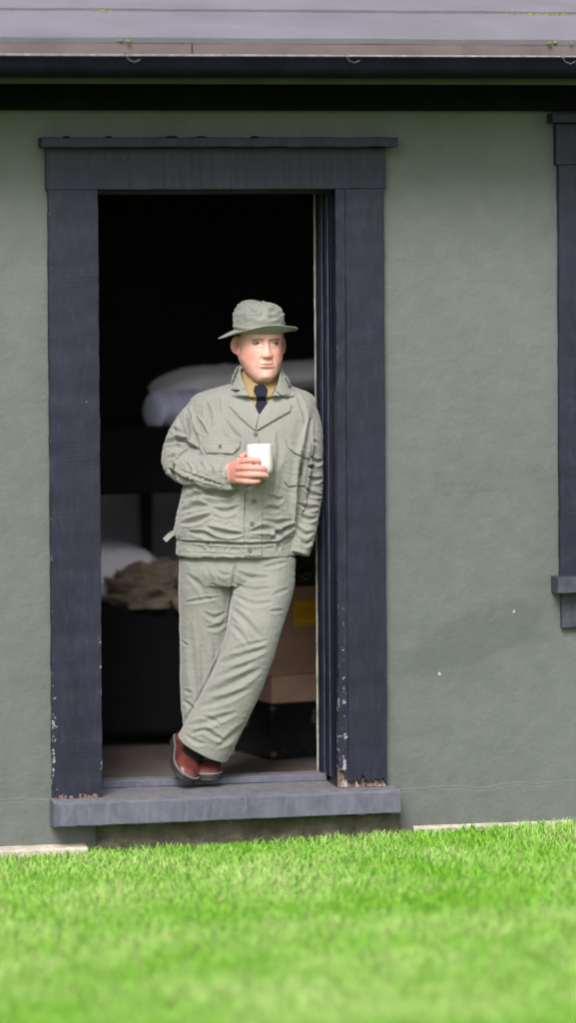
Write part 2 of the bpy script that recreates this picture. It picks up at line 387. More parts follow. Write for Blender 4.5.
# ------------------------------------------------------------------ irregular timber
def timber(x0, x1, y0, y1, z0, z1, axis='z', seg=60, jit=.0012, bev=.0025, seed=0):
    lo = np.array([x0, y0, z0]); hi = np.array([x1, y1, z1]); k = 'xyz'.index(axis); a, b = [i for i in range(3) if i != k]
    rings = []
    for i in range(seg+1):
        t = i/seg; ring = []
        for (sa, sb, da, db) in ((0, 0, bev, 0), (1, 0, -bev, 0), (1, 0, 0, bev), (1, 1, 0, -bev), (1, 1, -bev, 0), (0, 1, bev, 0), (0, 1, 0, -bev), (0, 0, 0, bev)):
            p = np.zeros(3); p[k] = lo[k]+(hi[k]-lo[k])*t
            p[a] = (lo, hi)[sa][a]+da; p[b] = (lo, hi)[sb][b]+db
            j = jit*(1 if 0 < i < seg else .3)
            q = Vector(p*18+seed*7.1+Vector((sa*3.3, sb*5.7, 0)))
            p[a] += mn.noise(q)*j*1.6+mn.noise(q*5)*j; p[b] += (mn.noise(q+Vector((9, 9, 9)))*j*1.6)
            ring.append(p)
        rings.append(ring)
    return skin(rings)

# ------------------------------------------------------------------ SETTING
def gz(x, y): return -.02+.018*np.clip(x, -2, 2)
def make_ground():
    xs = np.concatenate([[-400, -60, -15], np.linspace(-5, 5, 41), [15, 60, 400]]); ys = np.concatenate([[-400, -60, -22], np.linspace(-8, 0, 33), [.05, 8, 60, 400]])
    V = [(x, y, float(gz(x, y))-.004-(0.10 if y > .04 else 0)) for y in ys for x in xs]; n = len(xs)
    Fc = [(j*n+i, j*n+i+1, (j+1)*n+i+1, (j+1)*n+i) for j in range(len(ys)-1) for i in range(n-1)]
    tagp(mesh('ground', V, Fc, M['ground'], None, True), kind='structure')
make_ground()
def make_grass():
    def scatter(n, x0, x1, y0, y1): return np.stack([rng.uniform(x0, x1, n), rng.uniform(y0, y1, n)], 1)
    P = np.vstack([scatter(105000, -1.9, 1.9, -3.9, -.01), scatter(50000, -5, 5, -6.5, -.01)])
    # thin out under the sill, where the ground is bare and damp
    bare = (P[:, 1] > -.05) & (P[:, 0] > -.62) & (P[:, 0] < .36)
    P = P[~(bare & (rng.random(len(P)) < .9))]
    P = P[~((P[:, 1] > -.075) & (P[:, 0] < -.74))]
    n = len(P)
    cl = nz(np.c_[P*2.6, np.zeros(n)]); cl2 = nz(np.c_[P*9, np.ones(n)]); cl3 = nz(np.c_[P*1.1, np.ones(n)*4])
    h = (.020+.010*rng.random(n))*(1+.4*cl2+.25*cl)*(1+.5*(rng.random(n) > .992))
    w = rng.uniform(.0018, .0034, n); ang = rng.uniform(0, 2*np.pi, n); lean = rng.uniform(.15, .95, n)*h; la = rng.uniform(0, 2*np.pi, n)
    z = gz(P[:, 0], P[:, 1])-.004
    base = np.c_[P, z]; wx = np.c_[np.cos(ang)*w, np.sin(ang)*w, np.zeros(n)]; ld = np.c_[np.cos(la), np.sin(la), np.zeros(n)]
    mid = base+ld*(lean*.35)[:, None]+np.c_[np.zeros((n, 2)), h*.6]; tip = base+ld*lean[:, None]+np.c_[np.zeros((n, 2)), h]
    V = np.stack([base-wx, base+wx, mid+wx*.8, mid-wx*.8, tip], 1).reshape(-1, 3)
    me = bpy.data.meshes.new('lawn_grass'); me.vertices.add(5*n); me.vertices.foreach_set('co', V.astype(np.float32).ravel())
    i0 = np.arange(n)*5
    loops = np.stack([i0, i0+1, i0+2, i0+3, i0+3, i0+2, i0+4], 1).ravel(); me.loops.add(7*n); me.loops.foreach_set('vertex_index', loops)
    me.polygons.add(2*n); st = np.stack([np.arange(n)*7, np.arange(n)*7+4], 1).ravel(); me.polygons.foreach_set('loop_start', st)
    me.update(calc_edges=True)
    g1 = np.array([.22, .49, .035]); g2 = np.array([.45, .67, .20]); st_ = np.array([.52, .50, .26]); dk = np.array([.10, .30, .02])
    t = np.clip(.5+.55*cl+.5*cl2+.5*cl3+rng.normal(0, .22, n), 0, 1)[:, None]
    c = g1*(1-t)+g2*t
    c = np.where(((rng.random(n)+.12*cl+.10*cl3) > .91)[:, None], st_, c)
    c = np.where((rng.random(n) < .10)[:, None], dk, c)
    a = me.attributes.new('col', 'FLOAT_COLOR', 'POINT'); cc = np.repeat(np.c_[c, np.ones(n)], 5, 0); a.data.foreach_set('color', cc.astype(np.float32).ravel())
    link('lawn_grass', me, M['grass']); tagp(bpy.data.objects['lawn_grass'], 'short bright green mown lawn in front of the building', 'grass', kind='stuff')
make_grass()

bld = empty('barracks_building', (0, 0, 0), 'grey green stucco barracks with dark trimmed doorway and grey felt roof', 'building')
DX0, DX1, DZ0, DZ1 = -.642, .159, .07, 2.151        # door opening
WX2, WX3 = -2.15, -1.25; WX4, WX5 = 2.45, 3.3; WX6, WX7 = -3.65, -2.75; WX0, WX1, WZ0, WZ1 = 1.10, 1.95, .842, 2.23         # window opening; earlier pairs are unseen ones added to light the room
WT = .24
def make_wall():
    xs = sorted([-5, WX6, WX7, WX2, WX3, DX0-.01, DX1+.02, WX0, WX1, WX4, WX5, 6]); lin = MB(); zs = sorted([-.4, DZ0, WZ0, DZ1+.01, WZ1, 2.5])
    def hole(xc, zc): return (DX0-.02 < xc < DX1+.02 and DZ0 < zc < DZ1+.01) or ((WX0 < xc < WX1 or WX2 < xc < WX3 or WX4 < xc < WX5 or WX6 < xc < WX7) and WZ0 < zc < WZ1)
    mb = MB()
    def q(a, b, c, d): mb.add([a, b, c, d], [(0, 1, 2, 3)])
    for i in range(len(xs)-1):
        for j in range(len(zs)-1):
            x0, x1, z0, z1 = xs[i], xs[i+1], zs[j], zs[j+1]
            if hole((x0+x1)/2, (z0+z1)/2): continue
            q((x0, 0, z0), (x1, 0, z0), (x1, 0, z1), (x0, 0, z1)); q((x0, WT, z0), (x0, WT, z1), (x1, WT, z1), (x1, WT, z0)); lin.add([(x0, WT+.003, z0), (x0, WT+.003, z1), (x1, WT+.003, z1), (x1, WT+.003, z0)], [(0, 1, 2, 3)])
            for (dx, dz) in ((1, 0), (-1, 0), (0, 1), (0, -1)):
                ii, jj = i+dx, j+dz
                if 0 <= ii < len(xs)-1 and 0 <= jj < len(zs)-1 and hole((xs[ii]+xs[ii+1])/2, (zs[jj]+zs[jj+1])/2):
                    if dx: x = x1 if dx > 0 else x0; q((x, 0, z0), (x, WT, z0), (x, WT, z1), (x, 0, z1))
                    else: z = z1 if dz > 0 else z0; q((x0, 0, z), (x1, 0, z), (x1, WT, z), (x0, WT, z))
    lin.build('bounce_lining', M['pale'], bld)  # pale inner sheet added to bounce light into the room
    return mb.build('wall', M['wall'], bld)
make_wall()
# room shell behind the wall: sides, back, ceiling
mb = MB()
MB().box(-4.2, -4.0, WT+.005, 2.995, .0, 2.6).build('partition', M['pale'], bld); MB().box(4.0, 4.2, WT+.005, 2.995, .0, 2.6).build('partition', M['pale'], bld)
MB().box(-4.2, 4.2, WT+.005, 3.1, 2.601, 2.7).build('ceiling', M['pale'], bld)
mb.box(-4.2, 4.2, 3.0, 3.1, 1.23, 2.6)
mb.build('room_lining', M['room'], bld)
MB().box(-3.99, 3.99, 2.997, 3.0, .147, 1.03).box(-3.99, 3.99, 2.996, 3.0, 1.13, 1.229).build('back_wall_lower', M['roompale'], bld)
MB().box(-3.99, 3.99, 2.99, 3.0, 1.031, 1.129).build('dado_band', M['band'], bld)
tagp(MB().box(-4.2, 4.2, .1735, 3.1, 0.0, .147).build('room_floor', M['floor']), kind='structure')
# eaves
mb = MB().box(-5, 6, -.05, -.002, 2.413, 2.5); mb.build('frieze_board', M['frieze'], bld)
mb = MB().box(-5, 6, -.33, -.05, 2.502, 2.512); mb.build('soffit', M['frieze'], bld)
mb = MB().box(-5, 6, -.352, -.331, 2.487, 2.60); mb.build('fascia', M['soffit'], bld)
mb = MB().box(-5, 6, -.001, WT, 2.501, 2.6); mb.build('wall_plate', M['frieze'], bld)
# roof slab, slope ~16 deg, built in laps
SL = math.tan(R_(16)); RY0 = -.40; RZ0 = 2.610
def rpt(s, h=0): return (RY0+s*math.cos(R_(16))-h*math.sin(R_(16)), RZ0+s*math.sin(R_(16))+h*math.cos(R_(16)))
def roof():
    mb = MB(); xs = np.linspace(-5, 6, 111)
    laps = [(.0, .46), (.43, 1.4), (1.37, 2.3), (2.27, 3.2), (3.17, 3.62)]
    for li, (s0, s1) in enumerate(laps):
        top = []; h0 = .012+.010; h1 = .012
        for s, h in ((s0, h0-.018), (s0, h0), (s1, h1), (s1, h1-.018)):
            row = []
            for x in xs:
                e = .003*mn.noise(Vector((x*3, li*5, s)))+.0015*mn.noise(Vector((x*14, li*5, s)))
                y, z = rpt(s+e*(2 if s == s0 else 0), h+e*.4); row.append((x, y, z))
            top.append(row)
        V = [v for r in top for v in r]; n = len(xs); Fc = [(j*n+i, j*n+i+1, ((j+1) % 4)*n+i+1, ((j+1) % 4)*n+i) for j in range(4) for i in range(n-1)]
        Fc += [(0, n, 2*n, 3*n), (n-1, 2*n-1, 3*n-1, 4*n-1)]
        mb.add(V, Fc)
    # back pitch
    y, z = rpt(3.62, .01); mb.add([(-5, y, z), (6, y, z), (6, 6.6, 2.6), (-5, 6.6, 2.6)], [(0, 1, 2, 3)])
    r = mb.build('roof', M['roof'], bld)
    mo = MB()
    for k in range(60):
        x = rng.choice([-.62, .83, .87, .93])+rng.normal(0, .03) if k < 34 else rng.uniform(-1.3, 1.3)
        s = .427 if k % 3 else -.004
        y, z = rpt(s-rng.uniform(0, .012), .014); a = rng.uniform(.003, .007)*(1 if k < 34 else .5)
        mo.ell((x, y, z), ((a*1.6, 0, 0), (0, a, 0), (0, 0, a*.7)), 6, 4)
    tagp(mo.build('moss', M['moss'], r, True), kind='stuff')
roof()
mb = MB()
for x0, x1 in ((-5, -3.1), (-3.095, -.397), (-.393, 2.3), (2.305, 6)):
    mb.box(x0, x1, -.4035, -.3985, 2.555, 2.6125)
mb.build('drip_flashing', M['flash'], bld)
def gutter():
    xs = np.linspace(-5, 6, 80); rings = []
    prof = [(-.405, 2.562), (-.404, 2.556), (-.405, 2.540), (-.415, 2.517), (-.44, 2.504), (-.47, 2.502), (-.497, 2.515), (-.507, 2.54), (-.509, 2.562), (-.513, 2.566), (-.513, 2.571), (-.507, 2.571),
            (-.505, 2.562), (-.503, 2.541), (-.494, 2.519), (-.47, 2.507), (-.44, 2.509), (-.418, 2.52), (-.409, 2.541), (-.407, 2.562)]
    prof = [(y+.045, z) for y, z in prof]
    for x in xs:
        e = .0022*mn.noise(Vector((x*1.1, 3, 1))); rings.append([(x, y, z+e+(.0012*x)) for y, z in prof])
    g = mesh('gutter', *skin(rings), M['black'], bld, True)
    g.data.polygons.foreach_set('use_smooth', [True]*len(g.data.polygons))
    # pale line on the outer lip: the rim's highlight put into the colour
    rr = MB(); rr.tube([(x, -.468, 2.5725+.0022*mn.noise(Vector((x*1.1, 3, 1)))+.0012*x) for x in xs], .0026, 6); rr.build('gutter_rim', M['rim_glint'], g, True)
    for px in (127, 347, 563):
        x = at(px, 60, -.46)[0]
        b = MB()
        b.box(x-.006, x+.006, -.4725, -.350, 2.5765, 2.5795)
        b.tube([(x-.012, -.474, 2.576), (x-.004, -.478, 2.568), (x+.004, -.478, 2.556), (x+.022, -.475, 2.550), (x+.04, -.474, 2.558)], .0011, 6)
        b.build('gutter_bracket', M['rivet2'], g)
M['rivet2'] = plain('dull_wire', (.16, .16, .17), .6, 40, .4, 50, .2, .001, .2)
M['rim_glint'] = plain('gutter_rim_highlight', (.30, .30, .33), .5, 40, .4, 50, .2, .001, .3)
gutter()
# door surround
def tim(name, mat, parent, *a, **k):
    return mesh(name, *timber(*a, **k), mat, parent)
fr = MB(); fr.add(*timber(DX0-.004, DX1+.004, .0, .05, DZ1+.001, DZ1+.02, 'x', 30)); df = fr.build('door_frame', M['jamb'], bld)
tim('casing', M['case_l'], df, -.809, -.642, -.03, -.001, .146, 2.151, seg=150, jit=.0014, seed=1)
def right_casing():
    mb = MB(); mb.add(*timber(.159, .192, -.0285, -.001, .210, 2.151, seg=150, jit=.0014, bev=.002, seed=2)); mb.add(*timber(.1921, .324, -.0305, -.001, .210, 2.151, seg=150, jit=.001, seed=3))
    x = .159; pv = .02
    while x < .3235:                          # the foot has split into slivers that end at different heights
        w = rng.uniform(.002, .0075); x1 = min(x+w, .3238)
        e = .012+.020*abs(mn.noise(Vector((x*40, 0, 2))))*2+.045*max(0, (.195-x)/.035)**1.5+rng.uniform(-.006, .014)
        e = max(.002, .5*e+.5*pv+rng.uniform(-.008, .008)); pv = e
        yf = (-.0284 if x < .192 else -.0304)+rng.uniform(0, .0006)
        if x < .1905 or x > .1922: mb.box(x, x1-.0002, yf, -.012, .150+e, .2098)
        x = x1
    V = np.array(mb.V)
    return mesh('casing', V, mb.F, M['case_r'], df)
right_casing()
def splinters():
    mb = MB(); mp_ = MB()
    for k in range(60):
        x = rng.uniform(.165, .318); h = rng.uniform(.006, .034)*(1.8 if x < .2 else 1); w = rng.uniform(.002, .0055); y = rng.uniform(-.024, -.018); t = rng.normal(0, .006)
        tgt = mp_ if rng.random() < .35 else mb
        z0 = .150
        tgt.add([(x-w, y, z0), (x+w, y, z0), (x+w, y+.006, z0), (x-w, y+.006, z0), (x-w*.5+t, y, z0+h), (x+w*.3+t, y+.001, z0+h*.8), (x+w*.3+t, y+.004, z0+h*.8), (x-w*.5+t, y+.004, z0+h)],
                [(0, 1, 5, 4), (1, 2, 6, 5), (2, 3, 7, 6), (3, 0, 4, 7), (4, 5, 6, 7), (3, 2, 1, 0)])
    mb.box(.160, .323, -.0112, -.0015, .1502, .2095); tagp(mb.build('rotten_wood', M['rot'], df), 'crumbling brown rotten wood at the foot of the casing'); mp_.build('splinter', M['rotpale'], df)
    b2 = MB()
    for k in range(22):
        x = rng.uniform(-.80, -.66); h = rng.uniform(.004, .016); w = rng.uniform(.002, .006); b2.add(*timber(x-w, x+w, -.034, -.029, .146, .146+h, seg=2, jit=.002, bev=.001, seed=k))
    b2.build('rotten_wood', M['rot'], df)
splinters()
tim('header', M['trim'], df, -.815, .331, -.0335, -.001, 2.1512, 2.2898, axis='x', seg=80, jit=.001, seed=4)
cap = tim('header_cap', M['capp'], df, -.836, .362, -.080, -.001, 2.290, 2.322, axis='x', seg=80, jit=.0016, seed=5)
for x, r in ((-.75, .012), (-.61, .011), (-.40, .02), (-.30, .016), (-.12, .014)):
    tm = MB(); tm.ell((x, -.055, 2.324), ((r*1.1, 0, 0), (0, .010, 0), (0, 0, .0035)), 8, 5); tm.build('tar_blob', M['black'], cap, True)
# left reveal (behind the casing), right reveal with stops and the pale worn edge, head
tim('jamb', M['jamb'], df, -.668, -.644, 0, .26, .172, 2.151, seg=20)
tim('jamb', M['jamb'], df, .163, .185, 0, .262, .172, 2.151, seg=60, jit=.0008, seed=8)
for i, (x, y0, y1) in enumerate(((.1585, .062, .085), (.1575, .098, .104), (.1555, .135, .160), (.1535, .172, .182), (.1500, .205, .258))):
    tim('door_stop', M['jamb2'] if i in (0, 9) else (M['stopl'] if i in (1, 3) else M['jamb']), df, x, .1628, y0, y1, .172, 2.150, seg=60, jit=.0006, bev=.002, seed=10+i) if 0 else None
M['jamb2'] = trim_material('jamb_painted_highlight', (), col=(.055, .058, .10))  # paler copy of the jamb paint: bluish highlights put into the colour
for i, (x, y0, y1, mk) in enumerate(((.1588, .050, .085, 'jamb'), (.1580, .100, .106, 'jamb2'), (.1565, .128, .168, 'jamb'), (.1560, .176, .181, 'jamb2'), (.1520, .200, .2565, 'jamb'))):
    tim('door_stop', M[mk], df, x, .1628, y0, y1, .172, 2.150, seg=60, jit=.0006, bev=.002, seed=10+i)
tim('worn_edge', M['bare'], df, .1480, .1625, .2570, .2615, .172, 2.150, seg=90, jit=.0008, bev=.001, seed=20)
tim('head_jamb', M['jamb'], df, DX0-.003, .162, .0505, .26, 2.138, 2.160, axis='x', seg=20)
tim('threshold', M['sillp'], df, -.6435, .1625, .173, .262, .1475, .171, axis='x', seg=60, jit=.001, seed=21)
MB().box(-.6435, .1625, .176, .26, .08, .1472).build('threshold_riser', M['sillp'], df)
def sill():
    # weathered slab: sloping top that runs back to the threshold
    rings = []; xs = np.linspace(-.815, .353, 90)
    prof = [(-.104, .070), (-.100, .066), (-.002, .064), (-.002, .14), (-.002, .148), (-.06, .1465), (-.098, .1435), (-.104, .138)]
    for i, x in enumerate(xs):
        dz = .011*(x+.24)/1.17*.5
        r = []
        for k, (y, z) in enumerate(prof):
            j = .0016*mn.noise(Vector((x*25, k*2.3, 0)))+.0012*mn.noise(Vector((x*70, k*2.3, 0)))
            if k in (5, 6, 7): j -= .006*max(0, mn.noise(Vector((x*9, 4, 4)))-.28)
            r.append((x, y+j, z+j+(dz if k < 3 else dz*.3)))
        rings.append(r)
    s = mesh('door_sill', *skin(rings), M['sillp'], bld)
    MB().box(-.6395, .1595, -.0025, .1725, .07, .1478).build('inner_sill', M['sillp'], s)
sill()
def rough_strip(name, mat, x0, x1, y0, y1, z0, z1, jy, jz, seg=160, seed=0):
    xs = np.linspace(x0, x1, seg); rings = []
    for x in xs:
        a = mn.noise(Vector((x*8, seed, 0)))+.6*mn.noise(Vector((x*30, seed, 2))); b = mn.noise(Vector((x*11, seed, 5)))+.6*mn.noise(Vector((x*40, seed, 7)))
        rings.append([(x, y0+a*jy, z0), (x, y0+a*jy, z1-.006+b*jz), (x, y0+.01+a*jy, z1+b*jz), (x, y1, z1+.003+b*jz*.4), (x, y1, z0)])
    return mesh(name, *skin(rings), mat, bld)
rough_strip('plinth', M['mould'], -.66, .37, -.022, -.001, -.1, .060, .008, .006, seed=1)
rough_strip('footing', M['concrete'], -5, -.70, -.075, -.001, -.15, -.010, .010, .004, seed=2)
rough_strip('footing', M['concrete'], .42, .97, -.022, -.001, -.1, .006, .010, .003, seed=3)
# window with dark casings, also used for the unseen added ones
def make_window(a, b, c0, sd_):
    win = MB().box(a+.001, a+.05, .05, .09, WZ0, WZ1).box(b-.05, b-.001, .05, .09, WZ0, WZ1).box(a+.05, b-.05, .05, .09, WZ0, WZ0+.05).box(a+.05, b-.05, .05, .09, WZ1-.05, WZ1).box(a+.05, b-.05, .045, .085, 1.50, 1.54).build('window', M['trim'], bld)
    w = a-c0
    tim('casing', M['trim'], win, c0, a, -.030, -.001, .842, 2.230, seed=30+sd_); tim('casing', M['trim'], win, b, b+w, -.030, -.001, .842, 2.230, seed=31+sd_)
    tim('header', M['trim'], win, c0-.010, b+w+.010, -.036, -.001, 2.2305, 2.371, axis='x', seed=32+sd_); tim('header_cap', M['capp'], win, c0-.033, b+w+.033, -.075, -.001, 2.3715, 2.403, axis='x', seed=33+sd_)
    tim('sill', M['wsill'], win, c0-.026, b+w+.026, -.087, -.001, .788, .8415, axis='x', seed=34+sd_); tim('apron', M['wsill'], win, c0+.006, b+w-.006, -.028, -.001, .665, .7875, axis='x', seed=35+sd_)
    MB().box(a+.02, b-.02, .066, .070, WZ0+.02, 1.52).box(a+.02, b-.02, .071, .075, 1.52, WZ1-.02).build('pane', M['glass'], win)
M['wsill'] = trim_material('window_sill_paint', (), col=(.030, .030, .048), dirt=.2)
make_window(WX0, WX1, .932, 0); make_window(WX2, WX3, -2.318, 40); make_window(WX4, WX5, 2.282, 60); make_window(WX6, WX7, -3.818, 80)  # after the first, unseen windows added to let light into the room

# ------------------------------------------------------------------ ROOM CONTENTS
def cushion(mb, c, sx, sy, sz, rot=0, ex=2.6, sag=0., nsc=14, na=.012, seed=0):
    n, m = 60, 26; R3 = Matrix.Rotation(rot, 3, 'Z'); rings = []
    for j in range(m+1):
        th = math.pi*(j+.05)/(m+.1)-math.pi/2; ring = []
        for k in range(n):
            ph = k*2*math.pi/n; f = lambda q, e: math.copysign(abs(q)**(2/e), q)
            p = Vector((sx*f(math.cos(th), 3)*f(math.cos(ph), ex), sy*f(math.cos(th), 3)*f(math.sin(ph), ex), sz*f(math.sin(th), 2.)*(1-.45*(abs(f(math.cos(ph), ex))*math.cos(th))**2)))
            e = mn.noise(p*nsc+Vector((seed, 0, 0)))*na+(1-abs(mn.noise(p*nsc*1.7+Vector((seed, 3, 0))))*2.5)*na*.5
            p += p.normalized()*e; p.z -= sag*(abs(p.x)/sx)**2
            ring.append(Vector(c)+R3 @ p)
        rings.append(ring)
    mb.add(*skin(rings))
def heap(name, c, sx, sy, sz, mat, label, cat, seed, folds=.03):
    n, m = 110, 44; V = []; Fc = []
    for j in range(m+1):
        th = math.pi/2*j/m
        for k in range(n):
            ph = k*2*math.pi/n; d = Vector((math.cos(ph)*math.cos(th), math.sin(ph)*math.cos(th), math.sin(th)))
            q = d*2.2+Vector((seed, seed*.3, 0))
            e = mn.noise(Vector((q.x*.9, q.y*.9, q.z*2.5)))*.25+(1-abs(mn.noise(Vector((q.x*.8+5, q.y*.8, q.z*4.5))))*2.6)*.10+(1-abs(mn.noise(Vector((q.x*1.5+5+q.z, q.y*1.5, q.z*7))))*3)*.04
            e2 = mn.noise(q*5)*.04
            r = 1+e+e2
            V.append((c[0]+sx*d.x*r, c[1]+sy*d.y*r, c[2]+sz*d.z**.8*r if d.z > 0 else c[2]))
    for j in range(m):
        for k in range(n): a = j*n+k; b = j*n+(k+1) % n; Fc.append((a, b, b+n, a+n))
    return tagp(mesh(name, V, Fc, mat, None, True), label, cat)
BY = 1.25                                            # front of the bunk bed
zt = at(200, 428, BY)[2]; zlo = at(140, 606, BY)[2]; zdr = at(130, 494, BY)[2]
bx0, bx1 = -1.15, 1.25
bunk = empty('bunk_bed', (.0, BY+.4, .147), 'dark bunk bed standing at the back of the room behind the man', 'bunk bed')
for px, y in ((146, BY+.76), (146, BY+.03)):
    pass
pxs = at(146, 520, BY+.74)[0]
for x, y in ((bx0, BY+.03), (bx1, BY+.03), (bx0, BY+.77), (bx1, BY+.77), (pxs, BY+.74)):
    tim('post', M['wood'], bunk, x-.022, x+.022, y-.02, y+.02, .147, 1.62 if y < 9 and x != pxs else zt-.12, seg=10)
for z in (zt, zlo-.01):
    MB().box(bx0-.02, bx1+.02, BY, BY+.02, z-.13, z-.03).box(bx0-.02, bx1+.02, BY+.78, BY+.8, z-.13, z-.03).build('side_rail', M['wood'], bunk)
    mt = MB(); mt.box(bx0+.03, bx1-.03, BY+.021, BY+.779, z-.12, z); mt.build('mattress', M['drape'], bunk, bevel=.02)
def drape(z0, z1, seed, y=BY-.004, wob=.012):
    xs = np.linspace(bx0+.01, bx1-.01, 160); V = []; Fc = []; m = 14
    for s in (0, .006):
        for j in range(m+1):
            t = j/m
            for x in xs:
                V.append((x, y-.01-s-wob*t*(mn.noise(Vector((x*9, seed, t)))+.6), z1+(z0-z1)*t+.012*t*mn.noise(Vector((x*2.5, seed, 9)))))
    n = len(xs); half = (m+1)*n
    for s in range(2):
        for j in range(m):
            for i in range(n-1): a = s*half+j*n+i; Fc.append((a, a+1, a+n+1, a+n))
    for j in (0, m):
        for i in range(n-1): a = j*n+i; Fc.append((a, a+1, a+1+half, a+half))
    # top return over the mattress
    return V, Fc
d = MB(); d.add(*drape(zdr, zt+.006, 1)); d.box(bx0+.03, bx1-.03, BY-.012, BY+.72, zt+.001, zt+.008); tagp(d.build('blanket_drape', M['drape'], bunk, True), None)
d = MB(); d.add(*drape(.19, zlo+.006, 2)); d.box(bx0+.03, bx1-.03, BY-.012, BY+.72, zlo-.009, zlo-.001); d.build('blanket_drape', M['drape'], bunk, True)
# pillows
def put_pillow(px, py, y, sx, sy, sz, rot, label, seed, mat='linen', sag=.0, na=.012):
    c = at(px, py, y); mb = MB(); cushion(mb, c, sx, sy, sz, rot, 2.8, sag, 12, na, seed)
    return tagp(mb.build('pillow', M[mat], None, True), label, 'pillow', 'pillows on the bunks')
put_pillow(222, 388, BY+.32, .26, .2, .082, .15, 'plump white pillow on the upper bunk behind the left shoulder of the photo', 3)
put_pillow(298, 376, BY+.34, .17, .2, .055, -.1, 'white pillow on the upper bunk showing between the man and the right jamb', 8)
put_pillow(98, 576, BY+.36, .25, .2, .125, .2, 'white pillow on the lower bunk beside the left door casing', 5)
def bedroll():
    c0 = at(150, 410, BY+.05); c1 = at(215, 408, BY+.12); n = 64; rings = []; ax = c1-c0; L = np.linalg.norm(ax); ax /= L
    u = np.cross(ax, UP); u /= np.linalg.norm(u); v = np.cross(u, ax); R0 = 17.5*14.9/3900
    for i in range(50):
        t = i/49; e = 1-(.28*(1-t*12)**2 if t < 1/12 else 0); ring = []
        for k in range(n):
            ph = k*2*math.pi/n; p = c0+ax*L*t
            q = Vector((t*5, math.cos(ph)*1.2, math.sin(ph)*1.2))
            r = R0*e*(1+.08*mn.noise(q)+.10*(1-abs(mn.noise(Vector((t*13+.6*math.sin(ph), ph*.3, 1))))*3)*1.1)
            if k > n-5: r *= 1.05
            ring.append(p+u*r*math.cos(ph)*1.25+v*r*math.sin(ph))
        rings.append(ring)
    r = MB().add(*skin(rings)).build('bedroll', M['roll'], None, True)
    tagp(r, 'rolled lavender blanket at the edge of the upper bunk beside the pillow', 'bedroll')
    s = MB()
    for t in (.30,):
        p = c0+ax*L*t; s.tube([p+u*R0*1.29*math.cos(a)+v*R0*1.05*math.sin(a) for a in np.linspace(0, 2*math.pi, 40)], .004, 6)
    s.build('strap', M['linen'], r, True)
bedroll()
hc = at(150, 604, BY+.14); heap('blanket_heap', hc, .155, .18, .15, M['army'], 'crumpled brown army blanket heaped on the lower bunk', 'blanket', 4)
hc = at(187, 600, BY+.0); hb = MB()
for k, (px, py, r) in enumerate(((186, 577, .035), (184, 603, .03), (188, 618, .025))):
    cushion(hb, at(px, py, BY-.05), r*1.3, r*.9, r, .3*k, 2.3, 0, 26, .008, k)
M['army2'] = cloth('tan_army_cloth', (.17, .13, .085), var=.3, bst=.8)
tagp(hb.build('folded_cloth', M['army2'], None, True), 'small tan cloth folded over the edge of the lower bunk near the trousers', 'cloth')
# trunk, cartons, bag
FZ = .147
def solve_y(px, py, z):
    lo, hi = .2, 4
    for _ in range(50):
        mid = (lo+hi)/2
        if at(px, py, mid)[2] > z: lo = mid
        else: hi = mid
    return mid
ty = solve_y(272, 760, FZ+.002); tc_ = at(272, 760, ty); PHI = R_(15)
def bx_frame(c, z): return Matrix.Translation((c[0], c[1], z)) @ Matrix.Rotation(PHI, 4, 'Z')
th = at(272, 704, ty)[2]-FZ
tr = empty('footlocker', (tc_[0]+.3, tc_[1]+.2, FZ), 'black footlocker trunk with worn metal corners standing on the floor', 'trunk')
Mx = bx_frame(tc_, FZ)
MB().box(0, .75, 0, .40, .004, th*.74, Mx).build('trunk_body', M['trunk'], tr, bevel=.004)
MB().box(-.003, .753, -.003, .403, th*.75, th-.002, Mx).build('lid', M['trunk'], tr, bevel=.004)
for (x, z) in ((0, .004), (0, th-.032), (.725, .004), (.725, th-.032)):
    MB().box(x-.004, x+.018, -.005, .018, z+.008, z+.024, Mx).build('corner_cap', M['rivet'], tr, bevel=.004)
for k in range(18):
    p = (-.001, .04+k*.044, .03) if k < 8 else (.05+(k-8)*.05, -.001, .03)
    MB().ell(Mx @ Vector(p), ((.0022, 0, 0), (0, .0022, 0), (0, 0, .0022)), 6, 4).build('rivet', M['rivet'], tr)
MB().box(-.004, .006, -.004, .006, .034, th-.036, Mx).build('edge_strip', M['brass_dk'] if 'brass_dk' in M else M['trunk'], tr)
MB().box(.16, .20, -.008, 0, th*.62, th*.86, Mx).build('latch', M['brass'], tr)
MB().box(-.008, 0, .20, .255, th*.50, th*.72, Mx).build('handle', M['brass'], tr)
z1 = FZ+th; z2 = at(272, 676, ty)[2]; z3 = at(272, 588, ty)[2]
c1_ = bx_frame(tc_, z1)
lc = MB().box(.004, .60, .004, .34, 0, z2-z1-.001, c1_).build('carton', M['carton2'], None, bevel=.004)
tagp(lc, 'flat lighter brown fibreboard carton lying on top of the black footlocker', 'box')
c2_ = bx_frame(tc_, z2)
bxo = empty('storage_box', (tc_[0]+.25, tc_[1]+.2, z2), 'tall reddish brown box with an orange label stacked on the flat carton', 'box')
MB().box(-.10, .55, .002, .36, 0, z3-z2-.022, c2_).build('box_body', M['carton'], bxo, bevel=.005)
MB().box(-.103, .553, -.002, .363, z3-z2-.024, z3-z2, c2_).build('lid', M['carton'], bxo, bevel=.004)
